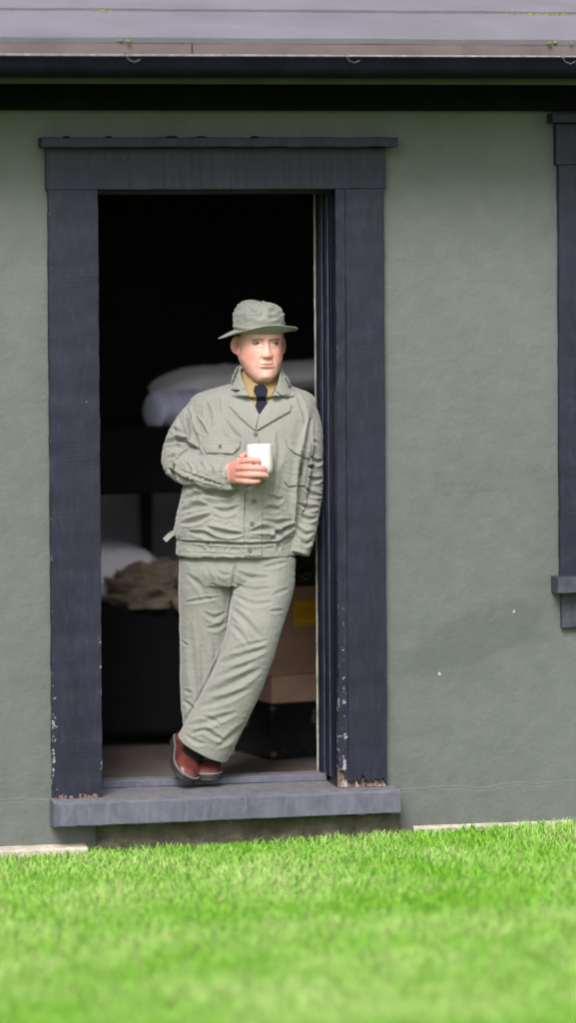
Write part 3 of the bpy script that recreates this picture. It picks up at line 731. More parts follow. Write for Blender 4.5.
# orange label on the front face
def onface(px, py):     # local coordinates of a point of the front face seen at px,py
    r = ray(px, py); Mi = c2_.inverted(); o = Mi @ Vector(CP); dd = Mi.to_3x3() @ Vector(r); t = (.0-o.y)/dd.y; p = o+dd*t; return p.x, p.z
lx0, lz1 = onface(294, 601.5); lx1, lz0 = onface(319, 625)
lx1 = lx0+.105
lab = MB().box(lx0, lx1, -.0015, .0018, lz0, lz1, c2_).build('label', M['orange'], bxo)
mb = MB(); e = .007
mb.box(lx0+e, lx1-e, -.0022, -.0015, lz1-e-.0018, lz1-e, c2_).box(lx0+e, lx1-e, -.0022, -.0015, lz0+e, lz0+e+.0018, c2_).box(lx0+e, lx0+e+.0018, -.0022, -.0015, lz0+e+.002, lz1-e-.002, c2_).box(lx1-e-.0018, lx1-e, -.0022, -.0015, lz0+e+.002, lz1-e-.002, c2_)
for k in range(6):
    z = lz1-.019-k*.0085; x = lx0+.016+(k % 2)*.004
    while x < lx1-.02:
        w = rng.uniform(.003, .009); mb.box(x, x+w, -.0021, -.0015, z, z+.003, c2_); x += w+.0028
mb.build('print', M['ink'], lab)
# dark bag on top
bc = at(310, 568, ty+.15); mb = MB(); cushion(mb, (bc[0]+.02, bc[1], z3+.085), .17, .12, .088, .2, 2.4, 0, 10, .02, 11)
bag = tagp(mb.build('kit_bag', M['bag'], None, True), 'dark canvas bag slumped on top of the labelled box', 'bag')
bk = at(307, 576, ty-.02); MB().tube([bk+np.array([.014*math.cos(a), -.0, .010*math.sin(a)]) for a in np.linspace(0, 6.28, 16)], .0035, 6).build('buckle', M['brass'], bag, True)
MB().box(-.02, .02, -.13, .02, .0, .004, Matrix.Translation((bk[0], bk[1]+.10, bk[2]-.004))).build('strap', M['bag'], bag)

# ------------------------------------------------------------------ THE MAN
ROOT = F(208, 779, .02); ROOT[2] = .171
man = empty('person', ROOT, 'man in grey green fatigues and hat leaning in the doorway with crossed ankles', 'person')
# head frame -----------------------------------------------------------------
HC = F(260.0, 342.5, .0)                     # centre of head at eye level
HY = R_(15)                                   # turned towards the right of the picture
hx = RIGHT*math.cos(HY)+FWD*math.sin(HY); hy = -FWD*math.cos(HY)+RIGHT*math.sin(HY)
hz = UP.copy(); tilt = R_(-1.0)
hx = hx*math.cos(tilt)+UP*math.sin(tilt); hx /= np.linalg.norm(hx); hz = np.cross(hx, hy); hz /= np.linalg.norm(hz)
if hz[2] < 0: hz = -hz
def H(x, y, z): return HC+hx*x+hy*y+hz*z
def Hl(V): d = V-HC; return d@hx, d@hy, d@hz
def head_rings(off=0., zmin=-9):
    T = [(-.137, .014, .058, -.030), (-.131, .027, .078, -.005), (-.119, .040, .089, .012), (-.102, .0535, .092, .035), (-.080, .0640, .092, .058), (-.055, .0735, .092, .078),
         (-.03, .0735, .090, .088), (0, .0745, .089, .096), (.03, .0760, .093, .10), (.06, .0745, .091, .10), (.09, .062, .074, .085), (.112, .04, .045, .05), (.122, .012, .015, .02)]
    A = catmull(T, 3); rings = []
    for z, w, fr, bk in A:
        if z < zmin: continue
        cy = (fr-bk)/2; hd = (fr+bk)/2+off; w = w+off
        rings.append([H(w*math.copysign(abs(math.cos(a))**(2/2.25), math.cos(a)), cy+hd*math.copysign(abs(math.sin(a))**(2/2.25), math.sin(a)), z) for a in np.linspace(0, 2*math.pi, 44, endpoint=False)])
    return rings
body = MB(); body.add(*skin(head_rings()))
for sgn in (-1, 1):                           # ears
    body.ell(H(sgn*.082, -.010, -.008), (hx*.0075+hy*(-.004*sgn), hy*.017+hx*sgn*(-.009)+hz*.003, hz*.030-hy*.006), 20, 12)
    body.ell(H(sgn*.0745, -.004, -.036), (hx*.0075, hy*.010, hz*.011), 12, 8)
# neck, torso, arms, legs (the body under the clothes)
limb(body, [(259, 362, .035, 17.5, .058), (259, 376, .04, 18.5, .062), (258, 392, .045, 23, .066), (255, 402, .045, 40, .065)], flat=True)
limb(body, [(255, 396, .045, 24, .062), (253, 404, .045, 50, .07), (252, 430, .02, 54, .09), (248, 480, .01, 50, .10), (240, 530, .01, 49, .105), (238, 560, .01, 50, .11), (236, 575, .01, 44, .10)], flat=True)
limb(body, [(207, 416, .03, 11, .04), (187, 438, .03, 10.5, .036), (178, 461, .02, 11.5, .036), (205, 469, -.08, 11, .034), (226, 475, -.16, 9, .027), (233, 474, -.185, 9.2, .022)])
limb(body, [(304, 408, .03, 12, .04), (309, 440, .03, 9.5, .035), (308, 480, .03, 9.5, .034), (304, 515, .0, 8.5, .03), (298, 536, -.02, 7.5, .024), (288, 550, -.0, 8, .018), (280, 560, .0, 6, .014)])
limb(body, [(212, 560, .02, 20, .08), (208, 610, .03, 20, .075), (206, 660, .04, 16, .058), (207, 710, .05, 13.5, .05), (209, 748, .06, 9, .034), (209, 756, .05, 7, .03)])
limb(body, [(264, 562, .0, 20, .08), (258, 610, -.05, 20, .075), (250, 650, -.09, 16, .058), (228, 700, -.08, 13.5, .05), (203, 742, -.055, 9, .034), (200, 750, -.055, 7, .028)])
# right hand: palm and five fingers round the mug
MUGD = -.215
limb(body, [(229, 474.5, -.175, 9.2, .021), (234, 473, -.200, 11.0, .018), (240, 471, -.226, 12.0, .016), (243.5, 469.5, -.240, 11.2, .013)])
def finger(rows, r):                          # rows (px,py,d); r in px
    P = catmull(rows, 4); n = len(P)
    body.tube([F(*p) for p in P], [S*(r*(1-.2*i/(n-1)))*(1 if 0 < i < n-1 else .6) for i in range(n)], 14)
finger([(238, 465, -.225), (243, 461.5, -.252), (248.5, 460, -.2695), (255, 460.3, -.2715), (260.5, 461.4, -.2655)], 3.6)
finger([(237, 469, -.225), (243, 468.0, -.256), (251, 467.7, -.2735), (260, 468.3, -.2735), (266.2, 469.0, -.262)], 3.7)
finger([(237, 475, -.222), (243, 474.6, -.254), (252, 474.6, -.2725), (262, 474.7, -.270), (268.3, 476.0, -.257)], 3.5)
finger([(236, 480, -.215), (242, 481, -.246), (249, 481.6, -.262), (256, 481.2, -.262), (260.5, 480.6, -.2545)], 3.1)
finger([(235, 467, -.20), (241, 457.5, -.198), (246.8, 453.5, -.178), (251, 453, -.166)], 3.2)
me = remesh(body, .0024, 3, .5)
V = getv(me); Nn = getn(me)
x, y, z = Hl(V)
head = (z > -.16) & (z < .2) & (np.abs(x) < .12) & (y < .13) & (y > -.13)
G = lambda q, s: np.exp(-(q/s)**2)
front = np.clip((y-.02)/.03, 0, 1)*head
ax = np.abs(x)
dy = np.zeros(len(V))
# nose
bridge = G(x, .0075+.0035*np.clip(-z/.05, 0, 1))*np.clip((.012-z)/.055, 0, 1)*1.0*(z > -.056)*(z < .014)
tipb = 1/(1+np.exp(-(z+.0510)/.0028))
dy += .0175*G(x, .0105+.0045*np.clip(-z/.05, 0, 1.2))*np.clip((.016-z)/.056, 0, 1)**.9*tipb
dy += .005*G(x, .012)*G(z+.043, .009)
dy += .0085*G(ax-.0145, .0055)*G(z+.044, .0065)
dy -= .004*G(ax-.008, .0035)*G(z+.0530, .002)
# brow, sockets, cheeks
dy += .0095*G(z-.0150-.002*np.sin(ax*60), .0060)*G(ax-.030, .024)
dy += .002*G(x, .012)*G(z-.016, .008)
dy -= .0145*G(ax-.0325, .0165)*G(z-.001, .0095)
dy -= .004*G(ax-.014, .006)*G(z-.001, .009)
dy += .0045*G(ax-.046, .018)*G(z+.034, .017)
dy -= .0018*G(ax-.03, .016)*G(z+.019-.1*(ax-.03), .003)
# lids: bulge with an almond opening
el, ez = ax-.0330, z+.0005
ez = ez-.0018*np.clip(el/.0145, -1, 1)*0; alm = (el/.0140)**2+((ez-.0002)/.0018)**2
lid = np.exp(-((el/.0165)**2+(ez/.0088)**2)**1.6)
dy += .0072*lid
dy -= np.where(alm < 1, .0062*np.clip((1-alm)*3, 0, 1), 0)
dy -= .0018*G(ez-.0088, .0016)*G(el, .014)
# mouth
mx = np.clip(1-(x/.026)**2, 0, 1)
mz = z+.0735
dy += .005*G(mz, .015)*G(x, .032)
dy += .0030*G(mz-.0045, .0030)*mx+.0045*G(mz+.0055, .0040)*mx**.8
dy -= .0062*G(mz-.0004-.0008*np.cos(x*180)+(-.002)*(ax/.026)**2, .0014)*np.clip(1.15-(x/.027)**2, 0, 1)
dy -= .0035*G(mz+.0145, .0045)*G(x, .018)
dy += .0065*G(z+.112, .012)*G(x, .018)
dy -= .001*G(x, .0035)*G(mz-.015, .006)
d, t = seg_dist(ax, z, [(.017, -.045), (.025, -.062), (.031, -.080), (.034, -.092)]); dy -= .0045*G(d, .0032)*np.clip(1-t*.5, 0, 1)
dy -= .0012*G(z-.040+.003*np.cos(x*70), .0018)*G(x, .035)+.0012*G(z-.052, .0018)*G(x, .035)
dy -= .002*(G(ax-.0065, .0016)*G(z-.018, .008))
dn = .0025*G(z+.125, .006)*G(x, .04)            # fold under the chin
V += hy*(dy*front)[:, None]
earm = head & (ax > .0755) & (y < .03) & (y > -.05)
cav = G((y+.004)/1, .009)*G(z+.008, .016)
V += (hx*np.sign(x)[:, None])*(-(.0075)*cav*earm)[:, None] + (hx*np.sign(x)[:, None])*((.004)*G(np.hypot((y+.008)/.018, (z+.010)/.031)-.85, .18)*earm)[:, None]
tophead = head*np.clip((z-.040)/.02, 0, 1)
V -= (hx*x[:, None]+hy*y[:, None]+hz*(z*.6)[:, None])*(.10*tophead)[:, None]
# knuckle dents / finger joints on the hand
px, py, dd = proj(V)
hand = (px > 229) & (px < 272) & (py > 449) & (py < 488) & (dd < -.14)
kn = np.zeros(len(V))
for (a, b) in ((243, 461.5), (243, 468), (243, 474.6), (242, 480.4)): kn += .0022*np.exp(-((px-a)**2+(py-b)**2)/5.0)
for (a, b) in ((251, 460), (254, 467.8), (255, 474.6), (250, 480.6)): kn += .0012*np.exp(-((px-a)**2/3.+(py-b)**2/8.))
V += Nn*(kn*hand)[:, None]
V += Nn*((nz(V, 60)*.0006)*head)[:, None]
setv(me, V)
# colours
base = np.tile(np.array([.68, .40, .345]), (len(V), 1))
def blend(m, c):
    global base
    m = np.clip(m, 0, 1)[:, None]; base = base*(1-m)+np.array(c)*m
hn = nz(V[:], 35)*.5+nz(V, 110)*.3
blend(head*(.75*G(ax-.046, .024)*G(z+.040, .028)+.65*hn)*(y > 0), (.64, .23, .20))
blend(head*(.40*G(x, .016)*G(z+.045, .018))*(y > 0.06), (.66, .25, .20))
blend(head*(.50*np.clip((-.052-z)/.03, 0, 1))*(y > .0)*(.7+1.2*hn), (.44, .25, .21))
blend(head*(.8*np.clip(1-((mz-.0008)/.0085)**2, 0, 1)*np.clip(1-(x/.024)**2, 0, 1)*(y > .07)), (.46, .15, .13))
blend(head*.85*G(mz-.0002-.002*(ax/.026)**2, .0015)*np.clip(1.1-(x/.026)**2, 0, 1)*(y > .07), (.17, .05, .04))  # shade of the gap between the lips put into the colour
bl, tt = seg_dist(ax, z, [(.011, .0095), (.028, .0135), (.048, .0115)])
blend(head*.7*G(bl, .0034)*(y > .03)*(.8+.6*hn)*(tt > .01), (.20, .105, .065))
blend(head*.6*np.where(np.abs(alm-1.1) < .7, 1, 0)*(ez > -.0005)*(y > .03), (.16, .08, .06))
blend(head*.75*G(ez-.0010, .0014)*np.clip(1.2-(el/.0135)**2, 0, 1)*(y > .03), (.12, .06, .045))  # slit between the lids darkened: brow shade put into the skin colour
blend(head*.35*G(ez+.009, .004)*G(el, .014)*(y > .03), (.50, .24, .2))
blend(head*.7*G(ax-.008, .0035)*G(z+.0535, .0026)*(y > .08), (.20, .06, .05))  # nostril shade put into the skin colour
blend(earm*.6, (.62, .24, .2)); blend(earm*.9*cav, (.30, .10, .08))  # ear hollow darkened: its shade is put into the colour
blend(head*np.clip((z-.02)/.02, 0, 1)*np.clip((.045-y)/.015, 0, 1)*(ax > .05), (.16, .10, .07))
blend(hand*(.7+.4*hn), (.60, .23, .20)); blend(hand*kn/.003, (.68, .26, .2))
bo = link('body', me, M['skin'], man, True, {'col': base})
# eyes
for s_ in (-1, 1):
    c = H(s_*.0330, .0700, .0); eb = MB().ell(c, (hx*.0125, hy*.0125, hz*.0125), 24, 16).build('eye', M['eye'], man, True)
    g = H(s_*.0330+.0022, .0700, .0002)+hy*.0102
    MB().ell(g, (hx*.0050, hy*.0030, hz*.0045), 16, 10).build('iris', M['iris'], eb, True)
# hair: short sides and back below the hat
hr = head_rings(.0032); V0, F0 = skin(hr, cap=False); V0 = np.array(V0); x0_, y0_, z0_ = Hl(V0)
lim = np.array([.020+.10*max(0, b-.0) if b > -.02 else .020-.9*min(.055, (-.02-b)) for b in y0_])
keep = (z0_ > np.where(y0_ > .0, .012+.5*np.clip(y0_-.02, 0, 1), np.where(y0_ < -.03, -.045, .018))) & (y0_ < .052)
Fk = [f for f in F0 if all(keep[i] for i in f)]
ho = mesh('hair', V0, Fk, M['hair'], man, True); so = ho.modifiers.new('s', 'SOLIDIFY'); so.thickness = .003; so.offset = 0

# ---- clothes -----------------------------------------------------------------
def cloth_mesh(name, mb, mat, voxel, sm, fn, parent=man, attrs=None):
    me = remesh(mb, voxel, sm, .5); V = getv(me); Nn = getn(me); V = fn(V, Nn); setv(me, V); return link(name, me, mat, parent, True)
# trousers
tr_ = MB()
limb(tr_, [(236, 541, .01, 54, .112), (237, 556, .01, 57, .118), (237, 572, .0, 57, .118), (238, 584, 0, 52, .105)], flat=True)
limb(tr_, [(208, 560, .01, 29, .10), (207, 590, .02, 28.5, .10), (206, 630, .03, 26.5, .088), (205.5, 670, .035, 25.5, .082), (206.5, 710, .04, 25, .078), (209, 735, .045, 24, .076), (212, 756, .05, 23, .076)])
limb(tr_, [(265, 556, -.0, 31, .105), (262.5, 585, -.015, 31.5, .105), (257, 615, -.06, 28, .098), (249, 648, -.09, 26.2, .088), (237.5, 680, -.098, 26, .080), (221, 714, -.09, 26.5, .076), (202.5, 748, -.065, 28, .078)])
tstrokes = [
 ([(236, 566), (232, 590), (229, 615), (227, 640), (217, 662), (203, 690), (190, 712), (184, 722)], .004, 1.8),
 ([(236, 562), (234, 578), (229, 612)], .005, 2.2), ([(234, 571), (252, 578), (270, 577)], .005, 2.6), ([(233, 583), (250, 590), (272, 588)], .0045, 2.4), ([(232, 594), (252, 604), (274, 602)], .004, 2.6),
 ([(231, 608), (246, 622), (262, 640)], .006, 3.2), ([(230, 624), (240, 634), (252, 650)], .004, 2.4), ([(268, 612), (284, 610)], .0035, 1.8), ([(271, 596), (290, 588)], .003, 2.0), ([(262, 568), (288, 562)], .003, 2.2),
 ([(221, 664), (242, 656), (268, 648)], .007, 3.6), ([(228, 652), (246, 647), (268, 640)], .004, 2.6), ([(206, 694), (232, 684), (262, 668)], .0075, 4.0), ([(214, 678), (236, 670), (256, 660)], .0035, 2.6), ([(198, 708), (222, 700), (252, 688)], .004, 3.2),
 ([(188, 726), (208, 722), (238, 712)], .0055, 3.2), ([(190, 735), (204, 730), (214, 736), (226, 741)], .006, 2.6), ([(184, 734), (196, 742), (206, 744)], .004, 2.4), ([(216, 748), (232, 736), (246, 722)], .0045, 3.0), ([(200, 716), (210, 719), (222, 726)], .003, 2.0),
 ([(183, 603), (200, 600), (222, 597)], .0035, 1.8), ([(206, 566), (214, 590), (222, 606)], .004, 3.0), ([(186, 573), (200, 586), (208, 604)], .003, 2.6), ([(204, 612), (214, 618), (226, 612)], .004, 2.4), ([(206, 628), (216, 628), (226, 622)], .004, 2.4),
 ([(190, 622), (192, 660), (196, 700)], .0035, 3.4), ([(201, 630), (204, 665), (203, 690)], .004, 3.2), ([(182, 641), (188, 646)], .005, 1.3), ([(183, 700), (191, 708), (188, 720)], .006, 2.2), ([(184, 690), (192, 694)], .004, 2.0), ([(212, 640), (216, 652), (214, 662)], .003, 2.4),
 ([(216, 570), (224, 575), (231, 574)], .003, 2.0), ([(186, 560), (230, 562)], .0018, 1.6), ([(208, 585), (226, 588)], .0025, 2.0), ([(229, 745), (232, 757)], .003, 1.6)]
def tfn(V, Nn):
    px, py, d = proj(V)
    fr = np.clip(-(Nn@FWD)*2, 0, 1)
    dsp = .8*crease(px, py, tstrokes)*fr
    Q = np.stack([px*.030+py*.012, py*.035-px*.012, d*6], 1)
    wv = nz(Q*np.array([1.2, 2.6, 1]), 1.0, 3)*.6
    Q2 = Q*np.array([1.6, 4.6, 1.5])+wv[:, None]
    r1 = ridge(Q2, 1.0, 11.)**2
    dsp += .0009*r1+.0018*nz(Q*1.6, 1., 2.)+.0005*ridge(Q*6, 1., 5.)
    # hems
    dsp += 0
    return V+Nn*dsp[:, None]
tro = cloth_mesh('trousers', tr_, M['hbt2'], .0034, 2, tfn)
# jacket
jk = MB()
limb(jk, [(257, 382, .045, 22, .068), (255.0, 388, .045, 42, .078), (253.5, 395.5, .038, 60, .092), (252.5, 410, .022, 64, .112), (251, 440, .006, 62, .130), (247, 475, .0, 62, .138), (241, 505, -.002, 62.5, .142), (237.5, 524, -.004, 63, .145),
          (236.5, 534, -.002, 62, .142), (236.5, 541, .0, 59, .134)], flat=True, sub=3)
limb(jk, [(236.5, 537, .0, 60, .134), (236.8, 543, .0, 60.5, .134), (237, 549, .0, 61, .134), (237.2, 555, .0, 61, .134)], flat=True, sub=2)
limb(jk, [(213, 416, .035, 14, .050), (204, 412, .03, 16.5, .056), (190.5, 427, .025, 17, .056), (181, 447, .02, 17, .055), (180, 463.5, -.01, 17.5, .055), (196, 470, -.07, 16.5, .050), (213, 474, -.12, 14.5, .046), (232.5, 477, -.170, 13.6, .042)])
limb(jk, [(292, 414, .035, 12, .050), (303, 413, .03, 14.0, .058), (309, 432, .025, 13.8, .056), (309.5, 458, .03, 13.8, .054), (309, 485, .03, 13.8, .052), (306.5, 512, .005, 13.5, .050), (303, 534, -.02, 12.5, .046), (298.0, 553.5, -.03, 12, .044)])
jstrokes = [
 ([(186, 408), (193, 430), (201, 456)], .0075, 2.8), ([(195, 416), (202, 428), (207, 436)], .006, 2.2), ([(174, 438), (188, 444), (203, 456)], .008, 2.8), ([(163, 444), (178, 440), (192, 441)], .006, 2.2), ([(168, 459), (177, 454)], .006, 1.8),
 ([(168, 468), (180, 478), (194, 482)], .005, 2.2), ([(178, 416), (184, 436), (196, 450)], .005, 2.4), ([(172, 428), (182, 434)], .004, 2), ([(186, 462), (190, 472), (188, 480)], .004, 1.8), ([(198, 460), (203, 470), (202, 480)], .004, 1.8), ([(208, 462), (212, 472), (211, 484)], .003, 1.8),
 ([(205, 400), (209, 416), (208, 428)], .004, 2.6), ([(217, 396), (219, 412)], .003, 2.4), ([(180, 470), (200, 478), (226, 486)], .003, 1.4), ([(220, 463), (221, 489)], .0022, 1.0),
 ([(184, 499), (204, 493), (226, 494), (240, 490)], .006, 3.0), ([(181, 512), (196, 506), (208, 506)], .005, 2.6), ([(180, 524), (196, 521), (212, 514)], .0065, 2.6), ([(206, 527), (224, 533), (243, 534)], .0065, 2.4), ([(188, 532), (204, 534), (216, 538)], .005, 2.2),
 ([(212, 508), (226, 512), (240, 506)], .004, 2.6), ([(250, 532), (268, 528), (282, 534)], .006, 2.6), ([(262, 520), (276, 524), (292, 520)], .005, 2.8), ([(270, 540), (282, 531), (297, 524)], .007, 2.4), ([(264, 508), (280, 510)], .004, 2.6), ([(266, 494), (276, 500), (284, 498)], .0035, 2.6),
 ([(192, 484), (216, 497)], .004, 2.4), ([(268, 450), (272, 475), (270, 500)], .0045, 3.2), ([(277, 430), (280, 450), (276, 472)], .003, 3), ([(242, 488), (252, 486), (266, 482)], .004, 2.4), ([(226, 420), (232, 432), (243, 440)], .003, 2.6),
 ([(311, 418), (307, 436), (304, 455), (300, 484), (297, 512), (296, 530)], .013, 2.8), ([(303, 488), (312, 494), (322, 496)], .006, 2.0), ([(297, 503), (308, 508), (319, 507)], .006, 2.2), ([(298, 514), (308, 519), (317, 518)], .006, 2.0), ([(305, 476), (314, 480), (323, 478)], .005, 2.0),
 ([(308, 456), (316, 462), (323, 460)], .0045, 2.2), ([(306, 466), (314, 468)], .006, 2.2), ([(296, 526), (304, 534), (314, 532)], .005, 2.0), ([(300, 540), (306, 544), (312, 540)], .004, 2.0), ([(310, 440), (318, 444)], .003, 2), ([(296, 392), (303, 408), (306, 424)], .003, 2.2),
 ([(176, 540.5), (200, 542), (240, 544), (270, 543), (298, 536)], .0045, 1.5), ([(178, 552), (220, 554), (245, 555)], .0014, 1.0), ([(246, 430), (246, 480), (244.5, 546)], .0030, 1.3), ([(206, 541), (209, 550)], .003, 1.6), ([(228, 543), (227, 551)], .002, 1.6), ([(278, 542), (279, 551)], .003, 1.8)]
def jfn(V, Nn):
    px, py, d = proj(V)
    fr = np.clip(-(Nn@FWD)*2, 0, 1)
    slv = (px < 200+np.clip((py-455)*1.5, 0, 30)) & (py < 492)
    dsp = crease(px, py, jstrokes)*fr
    Q = np.stack([px*.035+py*.008, py*.04-px*.006, d*6], 1)
    wv = nz(Q*2.2, 1.0, 3)*.7
    k = np.where(py > 480, 1.0, .55); k = np.where(slv, 1.1, k)
    r1 = ridge(Q*np.array([1.5, 4.2, 1.5])+wv[:, None], 1.0, 11.)**2
    r2 = ridge(Q*np.array([4.2, 1.3, 1.5])+wv[:, None], 1.0, 31.)**2
    dsp += .0024*(r1*np.where(py > 470, 1, .4)+r2*np.where(py > 470, .35, .6))*k+.0016*nz(Q*2., 1., 2.)+.0007*ridge(Q*6, 1., 5.)*k
    dsp -= .001
    return V+Nn*dsp[:, None]
jstrokes = [(a, b*1.45, c*1.05) for a, b, c in jstrokes]
jo = cloth_mesh('jacket', jk, M['hbt'], .0033, 3, jfn)
def bvh_of(objs, extra=None):
    vs, fs = [], []
    for o in objs:
        w = world_loc(o.parent) if o.parent else Vector((0, 0, 0)); n = len(vs)
        a = getv(o.data)+np.array(w); vs += [tuple(v) for v in a]; fs += [tuple(i+n for i in p.vertices) for p in o.data.polygons]
    if extra: n = len(vs); vs += [tuple(v) for v in extra.V]; fs += [tuple(i+n for i in f) for f in extra.F]
    return BVHTree.FromPolygons(vs, fs)
def inpoly(x, y, P):
    c = np.zeros(len(x), bool); n = len(P)
    for i in range(n):
        x1, y1 = P[i]; x2, y2 = P[(i+1) % n]
        if y1 == y2: continue
        c ^= ((y1 > y) != (y2 > y)) & (x < (x2-x1)*(y-y1)/(y2-y1)+x1)
    return c
def patch(name, P, bvh, off, mat, parent, thick=.0022, step=.8, curl=0., maxd=-.0, smooth_it=6, nos=.0004):
    """a piece of cloth cut to outline P lying on the surface below it"""
    bm = bmesh.new(); pts = []
    n = len(P)
    for i in range(n):
        a = np.array(P[i], float); b = np.array(P[(i+1) % n], float); k = max(1, int(np.linalg.norm(b-a)/step))
        for j in range(k): pts.append(a+(b-a)*j/k)
    vs = [bm.verts.new((p[0], p[1], 0)) for p in pts]
    es = [bm.edges.new((vs[i], vs[(i+1) % len(vs)])) for i in range(len(vs))]
    # interior points by repeated triangulation + subdivision
    f = bm.faces.new(vs); bmesh.ops.triangulate(bm, faces=[f])
    for _ in range(4):
        long_ = [e for e in bm.edges if not e.is_boundary and e.calc_length() > step*1.6]
        if not long_: break
        bmesh.ops.subdivide_edges(bm, edges=long_, cuts=1); bmesh.ops.triangulate(bm, faces=[f for f in bm.faces if len(f.verts) > 3])
        inner = [v for v in bm.verts if not v.is_boundary]; bmesh.ops.smooth_vert(bm, verts=inner, factor=.5, use_axis_x=True, use_axis_y=True)
    dep = {}
    for v in bm.verts:
        r = Vector(ray(v.co.x, v.co.y)); L = r.length; h = bvh.ray_cast(Vector(CP), r.normalized())
        dep[v] = (h[3]/L) if h[0] is not None else None
    good = [d for d in dep.values() if d is not None]; med = float(np.median(good)) if good else FD
    for v in dep:
        if dep[v] is None or abs(dep[v]-med) > .12: dep[v] = med
    for _ in range(smooth_it):
        nd = {}
        for v in bm.verts:
            nb = [dep[e.other_vert(v)] for e in v.link_edges]; nd[v] = min(dep[v]+.0008, .5*dep[v]+.5*sum(nb)/len(nb))
        dep = nd
    for v in bm.verts:
        px, py = v.co.x, v.co.y; r = ray(px, py)
        e = (nos*mn.noise(Vector((px*.5, py*.5, 0)))*3)
        bnd = .0 if not v.is_boundary else .0008
        v.co = Vector(CP+r*(dep[v]-off-e+bnd))
    me = bpy.data.meshes.new(name); bm.to_mesh(me); bm.free()
    o = link(name, me, mat, parent, True)
    # face the camera, thickness goes inwards
    me2 = o.data; nrm = sum((p.normal for p in me2.polygons), Vector()); 
    if nrm.dot(Vector(FWD)) > 0: me2.flip_normals()
    s = o.modifiers.new('s', 'SOLIDIFY'); s.thickness = thick; s.offset = -1
    return o
# collar stand: cone round the neck (back and sides)
cone = MB(); limb(cone, [(260, 365, .035, 21.5, .074), (260, 372, .035, 24, .084), (260, 382, .03, 28, .100), (260, 395, .02, 34, .118)], flat=True, n=48)
bj = bvh_of([jo]); bjc = bvh_of([jo], cone)
Vc = np.array(cone.V); cpx, cpy, cd = proj(Vc)
Fk = [f for f in cone.F if len(f) == 4 and all(cd[i] > -.015 for i in f)]
col_ = mesh('collar', Vc, Fk, M['hbt'], jo, True); s = col_.modifiers.new('s', 'SOLIDIFY'); s.thickness = .004
# shirt: neck band and the V of the chest, then tie
neck = MB(); limb(neck, [(259.5, 371, .035, 19.2, .068), (259.5, 377, .035, 20, .071), (259, 386, .03, 23, .082), (258, 396, .02, 30, .105)], flat=True, n=48, ex=2.1)
shirt = neck.build('shirt', M['khaki'], man, True)
bs_ = bvh_of([jo, shirt])
patch('shirt_front', [(241, 379), (250, 384), (259, 387), (268, 384), (277, 377), (279, 390), (270, 404), (259, 420), (250, 408), (240, 392)], bs_, .003, M['khaki'], shirt)
bs2 = bvh_of([jo, shirt])
patch('collar_wing', [(240.5, 371), (244, 374), (251, 379), (258, 384.5), (255.5, 390), (252, 399.5), (245, 391), (240, 380)], bs2, .007, M['khaki'], shirt)
patch('collar_wing', [(278.5, 370), (274, 374), (268, 379), (262.5, 384), (266, 389), (270.5, 397), (276, 388), (279, 378)], bs2, .007, M['khaki'], shirt)
tie = patch('tie', [(254.5, 386), (260, 384.8), (265.5, 386), (268, 390), (265.5, 398.5), (257.5, 399.5), (253.5, 391)], bs2, .011, M['tie'], man, thick=.006)
patch('tie_blade', [(257, 398), (265.5, 398), (269.5, 407), (259.5, 422), (254.5, 410)], bs2, .007, M['tie'], tie, thick=.004)
# lapels and collar leaves
lp1 = [(239.5, 391), (232.0, 395), (229, 406), (240, 418), (255, 430.5), (259.3, 415), (253, 402), (245.5, 389.5), (242, 384)]
lp2 = [(275, 391), (285, 399), (291.5, 404), (290, 411.5), (274, 420.5), (256, 431), (259.3, 415), (267, 404)]
patch('lapel', lp1, bjc, .008, M['hbt'], jo, thick=.003); patch('lapel', lp2, bjc, .009, M['hbt'], jo, thick=.003)
bl_ = bvh_of([jo, col_], cone)
patch('collar_leaf', [(237, 366.5), (232.5, 376), (230.5, 389.5), (239.5, 390.0), (245.5, 389), (241.5, 379), (240, 370)], bl_, .010, M['hbt'], jo, thick=.003)
patch('collar_leaf', [(280, 371), (286, 376.5), (291, 386), (294, 396), (285, 398), (275.5, 390.5), (278.5, 381)], bl_, .010, M['hbt'], jo, thick=.003)
# placket, pockets
patch('placket', [(249, 431), (258, 431), (262, 470), (262.5, 510), (262, 556), (244.5, 556.5), (244.5, 520), (246.5, 480)], bj, .0035, M['hbt'], jo, smooth_it=3)
patch('pocket', [(205, 446), (237, 446), (236, 472), (208, 472)], bj, .0025, M['hbt'], jo, smooth_it=4)
patch('pocket', [(286.5, 447), (309.5, 451), (305, 485.5), (288, 486), (283.5, 480), (284.5, 460)], bj, .0065, M['hbt'], jo, thick=.006, smooth_it=5)
bj2 = bvh_of([jo]+[o for o in jo.children])
patch('pocket_loop', [(217, 450), (224.5, 450), (224.5, 462), (217, 462)], bj2, .003, M['hbt'], jo, smooth_it=3)
patch('pocket_flap', [(203.5, 438), (240.5, 439), (239.8, 447), (233, 453.8), (206.5, 453), (203, 447)], bj2, .0085, M['hbt'], jo, thick=.005, smooth_it=5)
patch('pocket_flap', [(286, 439), (311.5, 443), (309.8, 459), (304, 457.5), (293, 452), (287.5, 446.5)], bj2, .0085, M['hbt'], jo, thick=.005, smooth_it=5)
patch('cuff_band', [(221.5, 463.8), (231.2, 464.5), (231.8, 477), (231.2, 490), (221.5, 490)], bj2, .003, M['hbt'], jo, thick=.003, smooth_it=5)
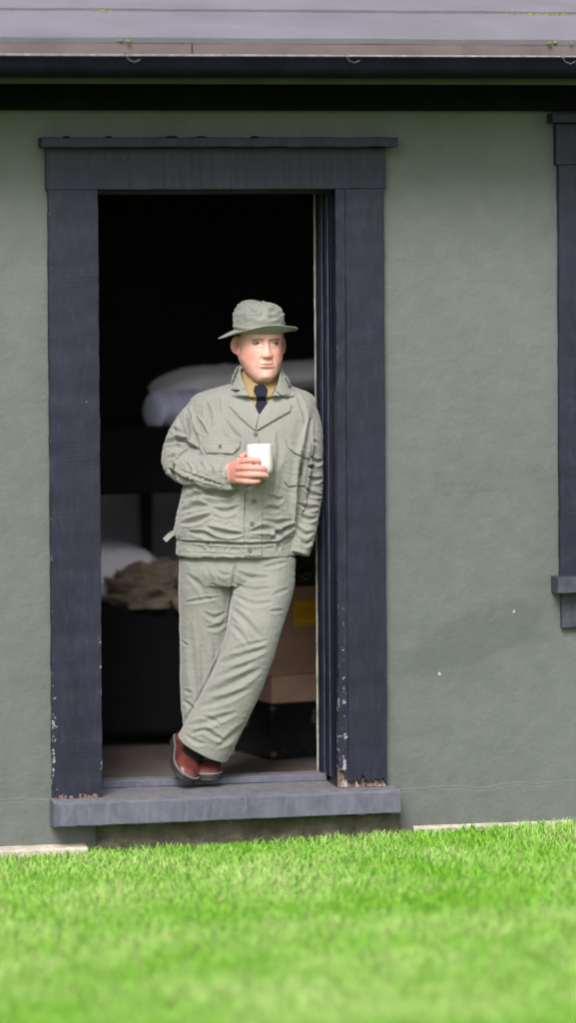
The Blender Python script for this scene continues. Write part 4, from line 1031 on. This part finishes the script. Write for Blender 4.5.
# waist tab sticking out at the hip
mb = MB(); a0, a1, a2 = F(179, 531, -.02), F(171, 534, -.035), F(164.5, 540.5, -.04)
for p, q in ((a0, a1), (a1, a2)):
    dv = q-p; nv = np.cross(dv, FWD); nv /= np.linalg.norm(nv); w = 2.6*S
    V8 = [p+nv*w, p-nv*w, p-nv*w+FWD*.003, p+nv*w+FWD*.003, q+nv*w, q-nv*w, q-nv*w+FWD*.003, q+nv*w+FWD*.003]
    mb.add(V8, [(0, 1, 2, 3), (4, 7, 6, 5), (0, 4, 5, 1), (1, 5, 6, 2), (2, 6, 7, 3), (3, 7, 4, 0)])
mb.build('waist_tab', M['hbt'], jo)
bj3 = bvh_of([jo]+[o for o in jo.children])
def button(px, py, r=1.9):
    r_ = Vector(ray(px, py)); h = bj3.ray_cast(Vector(CP), r_.normalized()); c = np.array(h[0]); mb = MB()
    R0 = r*S; rings = []
    for (rr, dd_) in ((.2, .0046), (.62, .0046), (.7, .0058), (1, .0052), (1.05, .003), (.9, .0)):
        rings.append([c+RIGHT*R0*rr*math.cos(a)+UP*R0*rr*math.sin(a)-FWD*(dd_+.0015) for a in np.linspace(0, 2*math.pi, 16, endpoint=False)])
    mb.add(*skin(rings)).build('button', M['button'], jo, True)
for b in ((255.5, 434), (254, 501), (252, 523.5), (249.8, 543.5), (249.6, 550)): button(*b)
button(220, 446, 1.6); button(303, 449, 1.6)
# hat ---------------------------------------------------------------------------
hat_root = MB(); n = 72
def hatpt(a, r, z): return H(-.004+math.sin(a)*r, -.002+math.cos(a)*r*1.14, z)      # a=0 front, +x = right of the picture
rings = []; T = catmull([(.0800, .028), (.0835, .042), (.0845, .058), (.0830, .078), (.0775, .098), (.0670, .114), (.052, .125), (.034, .1325), (.012, .135)], 5)
for r, z_ in T:
    ring = []
    for k in range(n):
        a = 2*math.pi*k/n; q = Vector((math.sin(a)*2, math.cos(a)*2, z_*25))
        f = np.clip((z_-.05)/.04, 0, 1)
        e = (mn.noise(q*1.3)*.004+(1-abs(mn.noise(Vector((q.x*1.3, q.y*1.3, q.z*2.4+3))))*2.6)*.0085)*f+mn.noise(q*4)*.0012
        ring.append(hatpt(a, r+e, z_+e*.7-.003*f*math.sin(a)))
    rings.append(ring)
Vh, Fh = skin(rings, cap=False); Fh.append(tuple(range((len(rings)-1)*n, len(rings)*n)))
hat = mesh('hat', Vh, Fh, M['hat'], man, True); s = hat.modifiers.new('s', 'SOLIDIFY'); s.thickness = .0025
def brim():
    rs = np.linspace(0, 1, 22); top = []; bot = []
    for t in rs:
        for lst, dz in ((top, .0016), (bot, -.0016)):
            ring = []
            for k in range(n):
                a = 2*math.pi*k/n; sx = math.sin(a); cx = math.cos(a)
                R1 = .133+.003*math.sin(3*a+1)
                r = .083+(R1-.083)*t
                zb = .030+.004*cx*0+.010*(1-max(0, cx))+(.000)
                edge = .030*max(0, cx)**1.2+(-.026*max(0, -sx)**1.5)+(.003*max(0, sx)**1.5)-.014*max(0, -cx)+.004*mn.noise(Vector((sx*1.6, cx*1.6, 3)))
                zz = zb+edge*(t**1.15)+.0007*math.sin(t*60)*(t > .1)
                ring.append(hatpt(a, r if k >= 0 else r, zz+dz))
            lst.append(ring)
    rings = top+bot[::-1]+[top[0]]
    V_, F_ = skin(rings, cap=False); return V_, F_
mesh('brim', *brim(), M['hat'], hat, True)
bd = MB(); rings = []
for (r, z_) in ((.0835, .040), (.0868, .041), (.0874, .052), (.0840, .053)):
    rings.append([hatpt(2*math.pi*k/n, r, z_+.008*(1-max(0, math.cos(2*math.pi*k/n)))) for k in range(n)])
bd.add(*skin(rings, cap=False)).build('hat_band', M['hat'], hat, True)
# shoes ---------------------------------------------------------------------------
def shoe(name, T_, Dn, toe_pt, label=None, low=1.):
    """T_ toe direction, Dn direction out of the sole, toe_pt = lowest front point of the sole"""
    T_ = np.array(T_, float); T_ /= np.linalg.norm(T_); Dn = np.array(Dn, float); Dn -= T_*np.dot(T_, Dn); Dn /= np.linalg.norm(Dn); Sd = np.cross(T_, Dn)
    O = toe_pt-T_*.285
    def P(s_, w_, h_): return O+T_*s_+Sd*w_-Dn*h_
    prof = [(.0, .020, .0), (.012, .029, 0), (.05, .033, 0), (.10, .033, 0), (.15, .041, 0), (.20, .047, 0), (.235, .046, 0), (.262, .037, 0), (.278, .023, 0), (.285, .008, 0)]
    A = catmull(prof, 3); ht = lambda s_: np.interp(s_, [0, .03, .07, .11, .15, .20, .24, .27, .285], np.array([.075, .080, .086, .086, .078, .063, .054, .042, .025])*np.array([low]*5+[1]*4))
    rings = []
    for s_, w_, _ in A:
        h_ = ht(s_); r = []
        for k in range(22):
            a = math.pi*k/21; c = math.cos(a); sn = math.sin(a)
            ex = 1.0 if s_ > .14 else .8
            wv_ = w_*math.copysign(abs(c)**.8, c)*(1-.35*(sn**2)*(1 if s_ < .16 else .6)); r.append(P(s_, wv_, .026+(h_-.026)*sn**.75+.0012*math.sin(s_*240)*(sn > .3)*(.15 < s_ < .2)))
        rings.append(r)
    V_, F_ = skin(rings, closed=True); o = mesh(name, V_, F_, M['leather'], man, True)
    if label: o['label'] = label
    def slab(z0, z1, grow, s0=0, s1=.285):
        L = [P(max(s0, min(s1+grow, s_+(grow if s_ > .14 else -grow))), w_+grow, 0) for s_, w_, _ in A if s0 <= s_ <= s1]; Rr = [P(max(s0, min(s1+grow, s_+(grow if s_ > .14 else -grow))), -w_-grow, 0) for s_, w_, _ in A if s0 <= s_ <= s1]
        ring = L+Rr[::-1]; return skin([[p-Dn*z0 for p in ring], [p-Dn*z1 for p in ring]])
    MB().add(*slab(.010, .022, .003)).add(*slab(0, .0098, .003, 0, .085)).add(*slab(.001, .0098, .003, .14, .285)).build('sole', M['sole'], o, bevel=.002)
    MB().add(*slab(.0222, .0275, .0045)).build('welt', M['welt'], o, bevel=.001)
    lc_ = MB()
    for i in range(4):
        s_ = .125+i*.017; h_ = ht(s_)+.003; lc_.tube([P(s_-.004, -.020, h_-.010), P(s_, -.010, h_-.001), P(s_+.002, 0, h_+.001), P(s_, .010, h_-.001), P(s_-.004, .020, h_-.010)], .0022, 6)
    lc_.build('laces', M['sole'], o, True)
    tc2 = MB(); rg = []
    for da in (0, .0025):
        s_ = .212+da; h_ = ht(s_)+.0012; w_ = .0475
        rg.append([P(s_-.012*abs(math.cos(a))**2, w_*math.copysign(abs(math.cos(a))**.8, math.cos(a))*(1-.21*math.sin(a)**2), .026+(h_-.026)*math.sin(a)**.75) for a in np.linspace(0, math.pi, 22)])
    tc2.add(*skin(rg, cap=False, closed=False)); t2 = tc2.build('toe_seam', M['sole'], o, True)
    sm = t2.modifiers.new('s', 'SOLIDIFY'); sm.thickness = .0012
    # topline sock
    return P
zth = .1715
toe2 = F(208, 779, -.10); toe2[2] = zth
shoe('shoe', -FWD+RIGHT*.06, -UP, toe2)
toe1 = F(184.0, 779, -.135); toe1[2] = zth+.004
shoe('shoe', RIGHT*.10-UP*.33-FWD*.94, -RIGHT*.50-UP*.78+FWD*.1, toe1, 'shoe tipped up on its toe', .85)
sk = MB(); limb(sk, [(210, 738, .05, 12.5, .046), (210, 758, .055, 11.5, .044), (209, 768, .05, 11.5, .05)]); sk.build('sock', M['sock'], man, True)
sk = MB(); limb(sk, [(202, 733, -.06, 12, .046), (196, 748, -.045, 12, .045), (190, 757, -.045, 10.5, .042)]); sk.build('sock', M['sock'], man, True)
# mug ---------------------------------------------------------------------------
mc = F(259.8, 458.8, MUGD); mr = .0435; mh = .0490; tl = R_(-5)
mu = UP*math.cos(tl)+RIGHT*math.sin(-tl)*-1*-1*0+RIGHT*(-.025)+FWD*.03; mu /= np.linalg.norm(mu)
ma = np.cross(mu, FWD); ma /= np.linalg.norm(ma); mb_ = np.cross(mu, ma)
def mring(r, h, n=48): return [mc+mu*h+ma*r*math.cos(a)+mb_*r*math.sin(a) for a in np.linspace(0, 2*math.pi, n, endpoint=False)]
rings = [mring(.02, -mh+.003), mring(.034, -mh+.003), mring(.0355, -mh), mring(.0385, -mh+.0035), mring(.0412, -mh+.009), mring(mr-.0007, -mh+.017), mring(mr, -mh+.026), mring(mr, 0), mring(mr-.0003, mh-.012), mring(mr-.0014, mh-.004), mring(mr-.0022, mh), mring(mr-.0042, mh+.0002), mring(mr-.0056, mh-.002), mring(mr-.0058, mh-.01), mring(mr-.006, -mh+.012), mring(.02, -mh+.009)]
V_, F_ = skin(rings)
mug = tagp(mesh('mug', V_, F_, M['white'], None, True), 'white ceramic mug held in the hand of the man', 'mug')
hd = MB(); hp = [mc-ma*0+FWD*0+(-RIGHT*.5+FWD*.86)*(mr+e_)+mu*h_ for e_, h_ in ((-.002, .026), (.012, .029), (.024, .020), (.027, .0), (.022, -.018), (.010, -.026), (-.002, -.022))]
hd.tube(catmull(hp, 3), .0045, 10).build('handle', M['white'], mug, True)
M['coffee'] = plain('dark_coffee', (.02, .01, .005), .05, 5, .1, 5, .02)
MB().add(*skin([mring(mr-.0062, mh-.022), mring(mr-.0062, mh-.0195)])).build('coffee', M['coffee'], mug)

# ------------------------------------------------------------------ light, sky, camera
w = bpy.data.worlds.new('World'); scene.world = w; w.use_nodes = True; nt = w.node_tree
sky = nt.nodes.new('ShaderNodeTexSky'); sky.sky_type = 'NISHITA'; sky.sun_disc = False
SE, SR = R_(43), R_(203)
sky.sun_elevation = SE; sky.sun_rotation = SR; sky.air_density = 1.0; sky.dust_density = 4.0; sky.ozone_density = 1.0
hs = nt.nodes.new('ShaderNodeHueSaturation'); hs.inputs['Saturation'].default_value = .32
nt.links.new(sky.outputs[0], hs.inputs['Color']); nt.links.new(hs.outputs[0], nt.nodes['Background'].inputs[0]); nt.nodes['Background'].inputs[1].default_value = .12
sd = bpy.data.lights.new('sun', 'SUN'); sd.energy = 2.0; sd.angle = R_(22); sd.color = (1, .97, .93)
so = bpy.data.objects.new('sun', sd); COL.objects.link(so)
# direction towards the sun; Nishita rotation is measured from +Y clockwise
sdir = Vector((math.sin(SR)*math.cos(SE), math.cos(SR)*math.cos(SE), math.sin(SE))); so.rotation_euler = sdir.to_track_quat('Z', 'Y').to_euler(); so.location = (0, -5, 8)
cd_ = bpy.data.cameras.new('camera'); cam = bpy.data.objects.new('camera', cd_); COL.objects.link(cam); scene.camera = cam
Mc = Matrix([list(CR[i])+[CP[i]] for i in range(3)]+[[0, 0, 0, 1]]); cam.matrix_world = Mc
cd_.sensor_fit = 'VERTICAL'; cd_.sensor_height = 36; cd_.sensor_width = 24; cd_.lens = FPX/1023*36; cd_.shift_y = -SHIFT/1023; cd_.clip_start = .1; cd_.clip_end = 2000
cd_.dof.use_dof = True; cd_.dof.focus_distance = 13.02; cd_.dof.aperture_fstop = .85
vs_ = scene.view_settings; vs_.view_transform = 'Standard'; vs_.look = 'None'; vs_.exposure = .85; vs_.gamma = 1
scene.render.engine = 'CYCLES'; scene.render.resolution_x = 577; scene.render.resolution_y = 1024
scene.cycles.max_bounces = 6
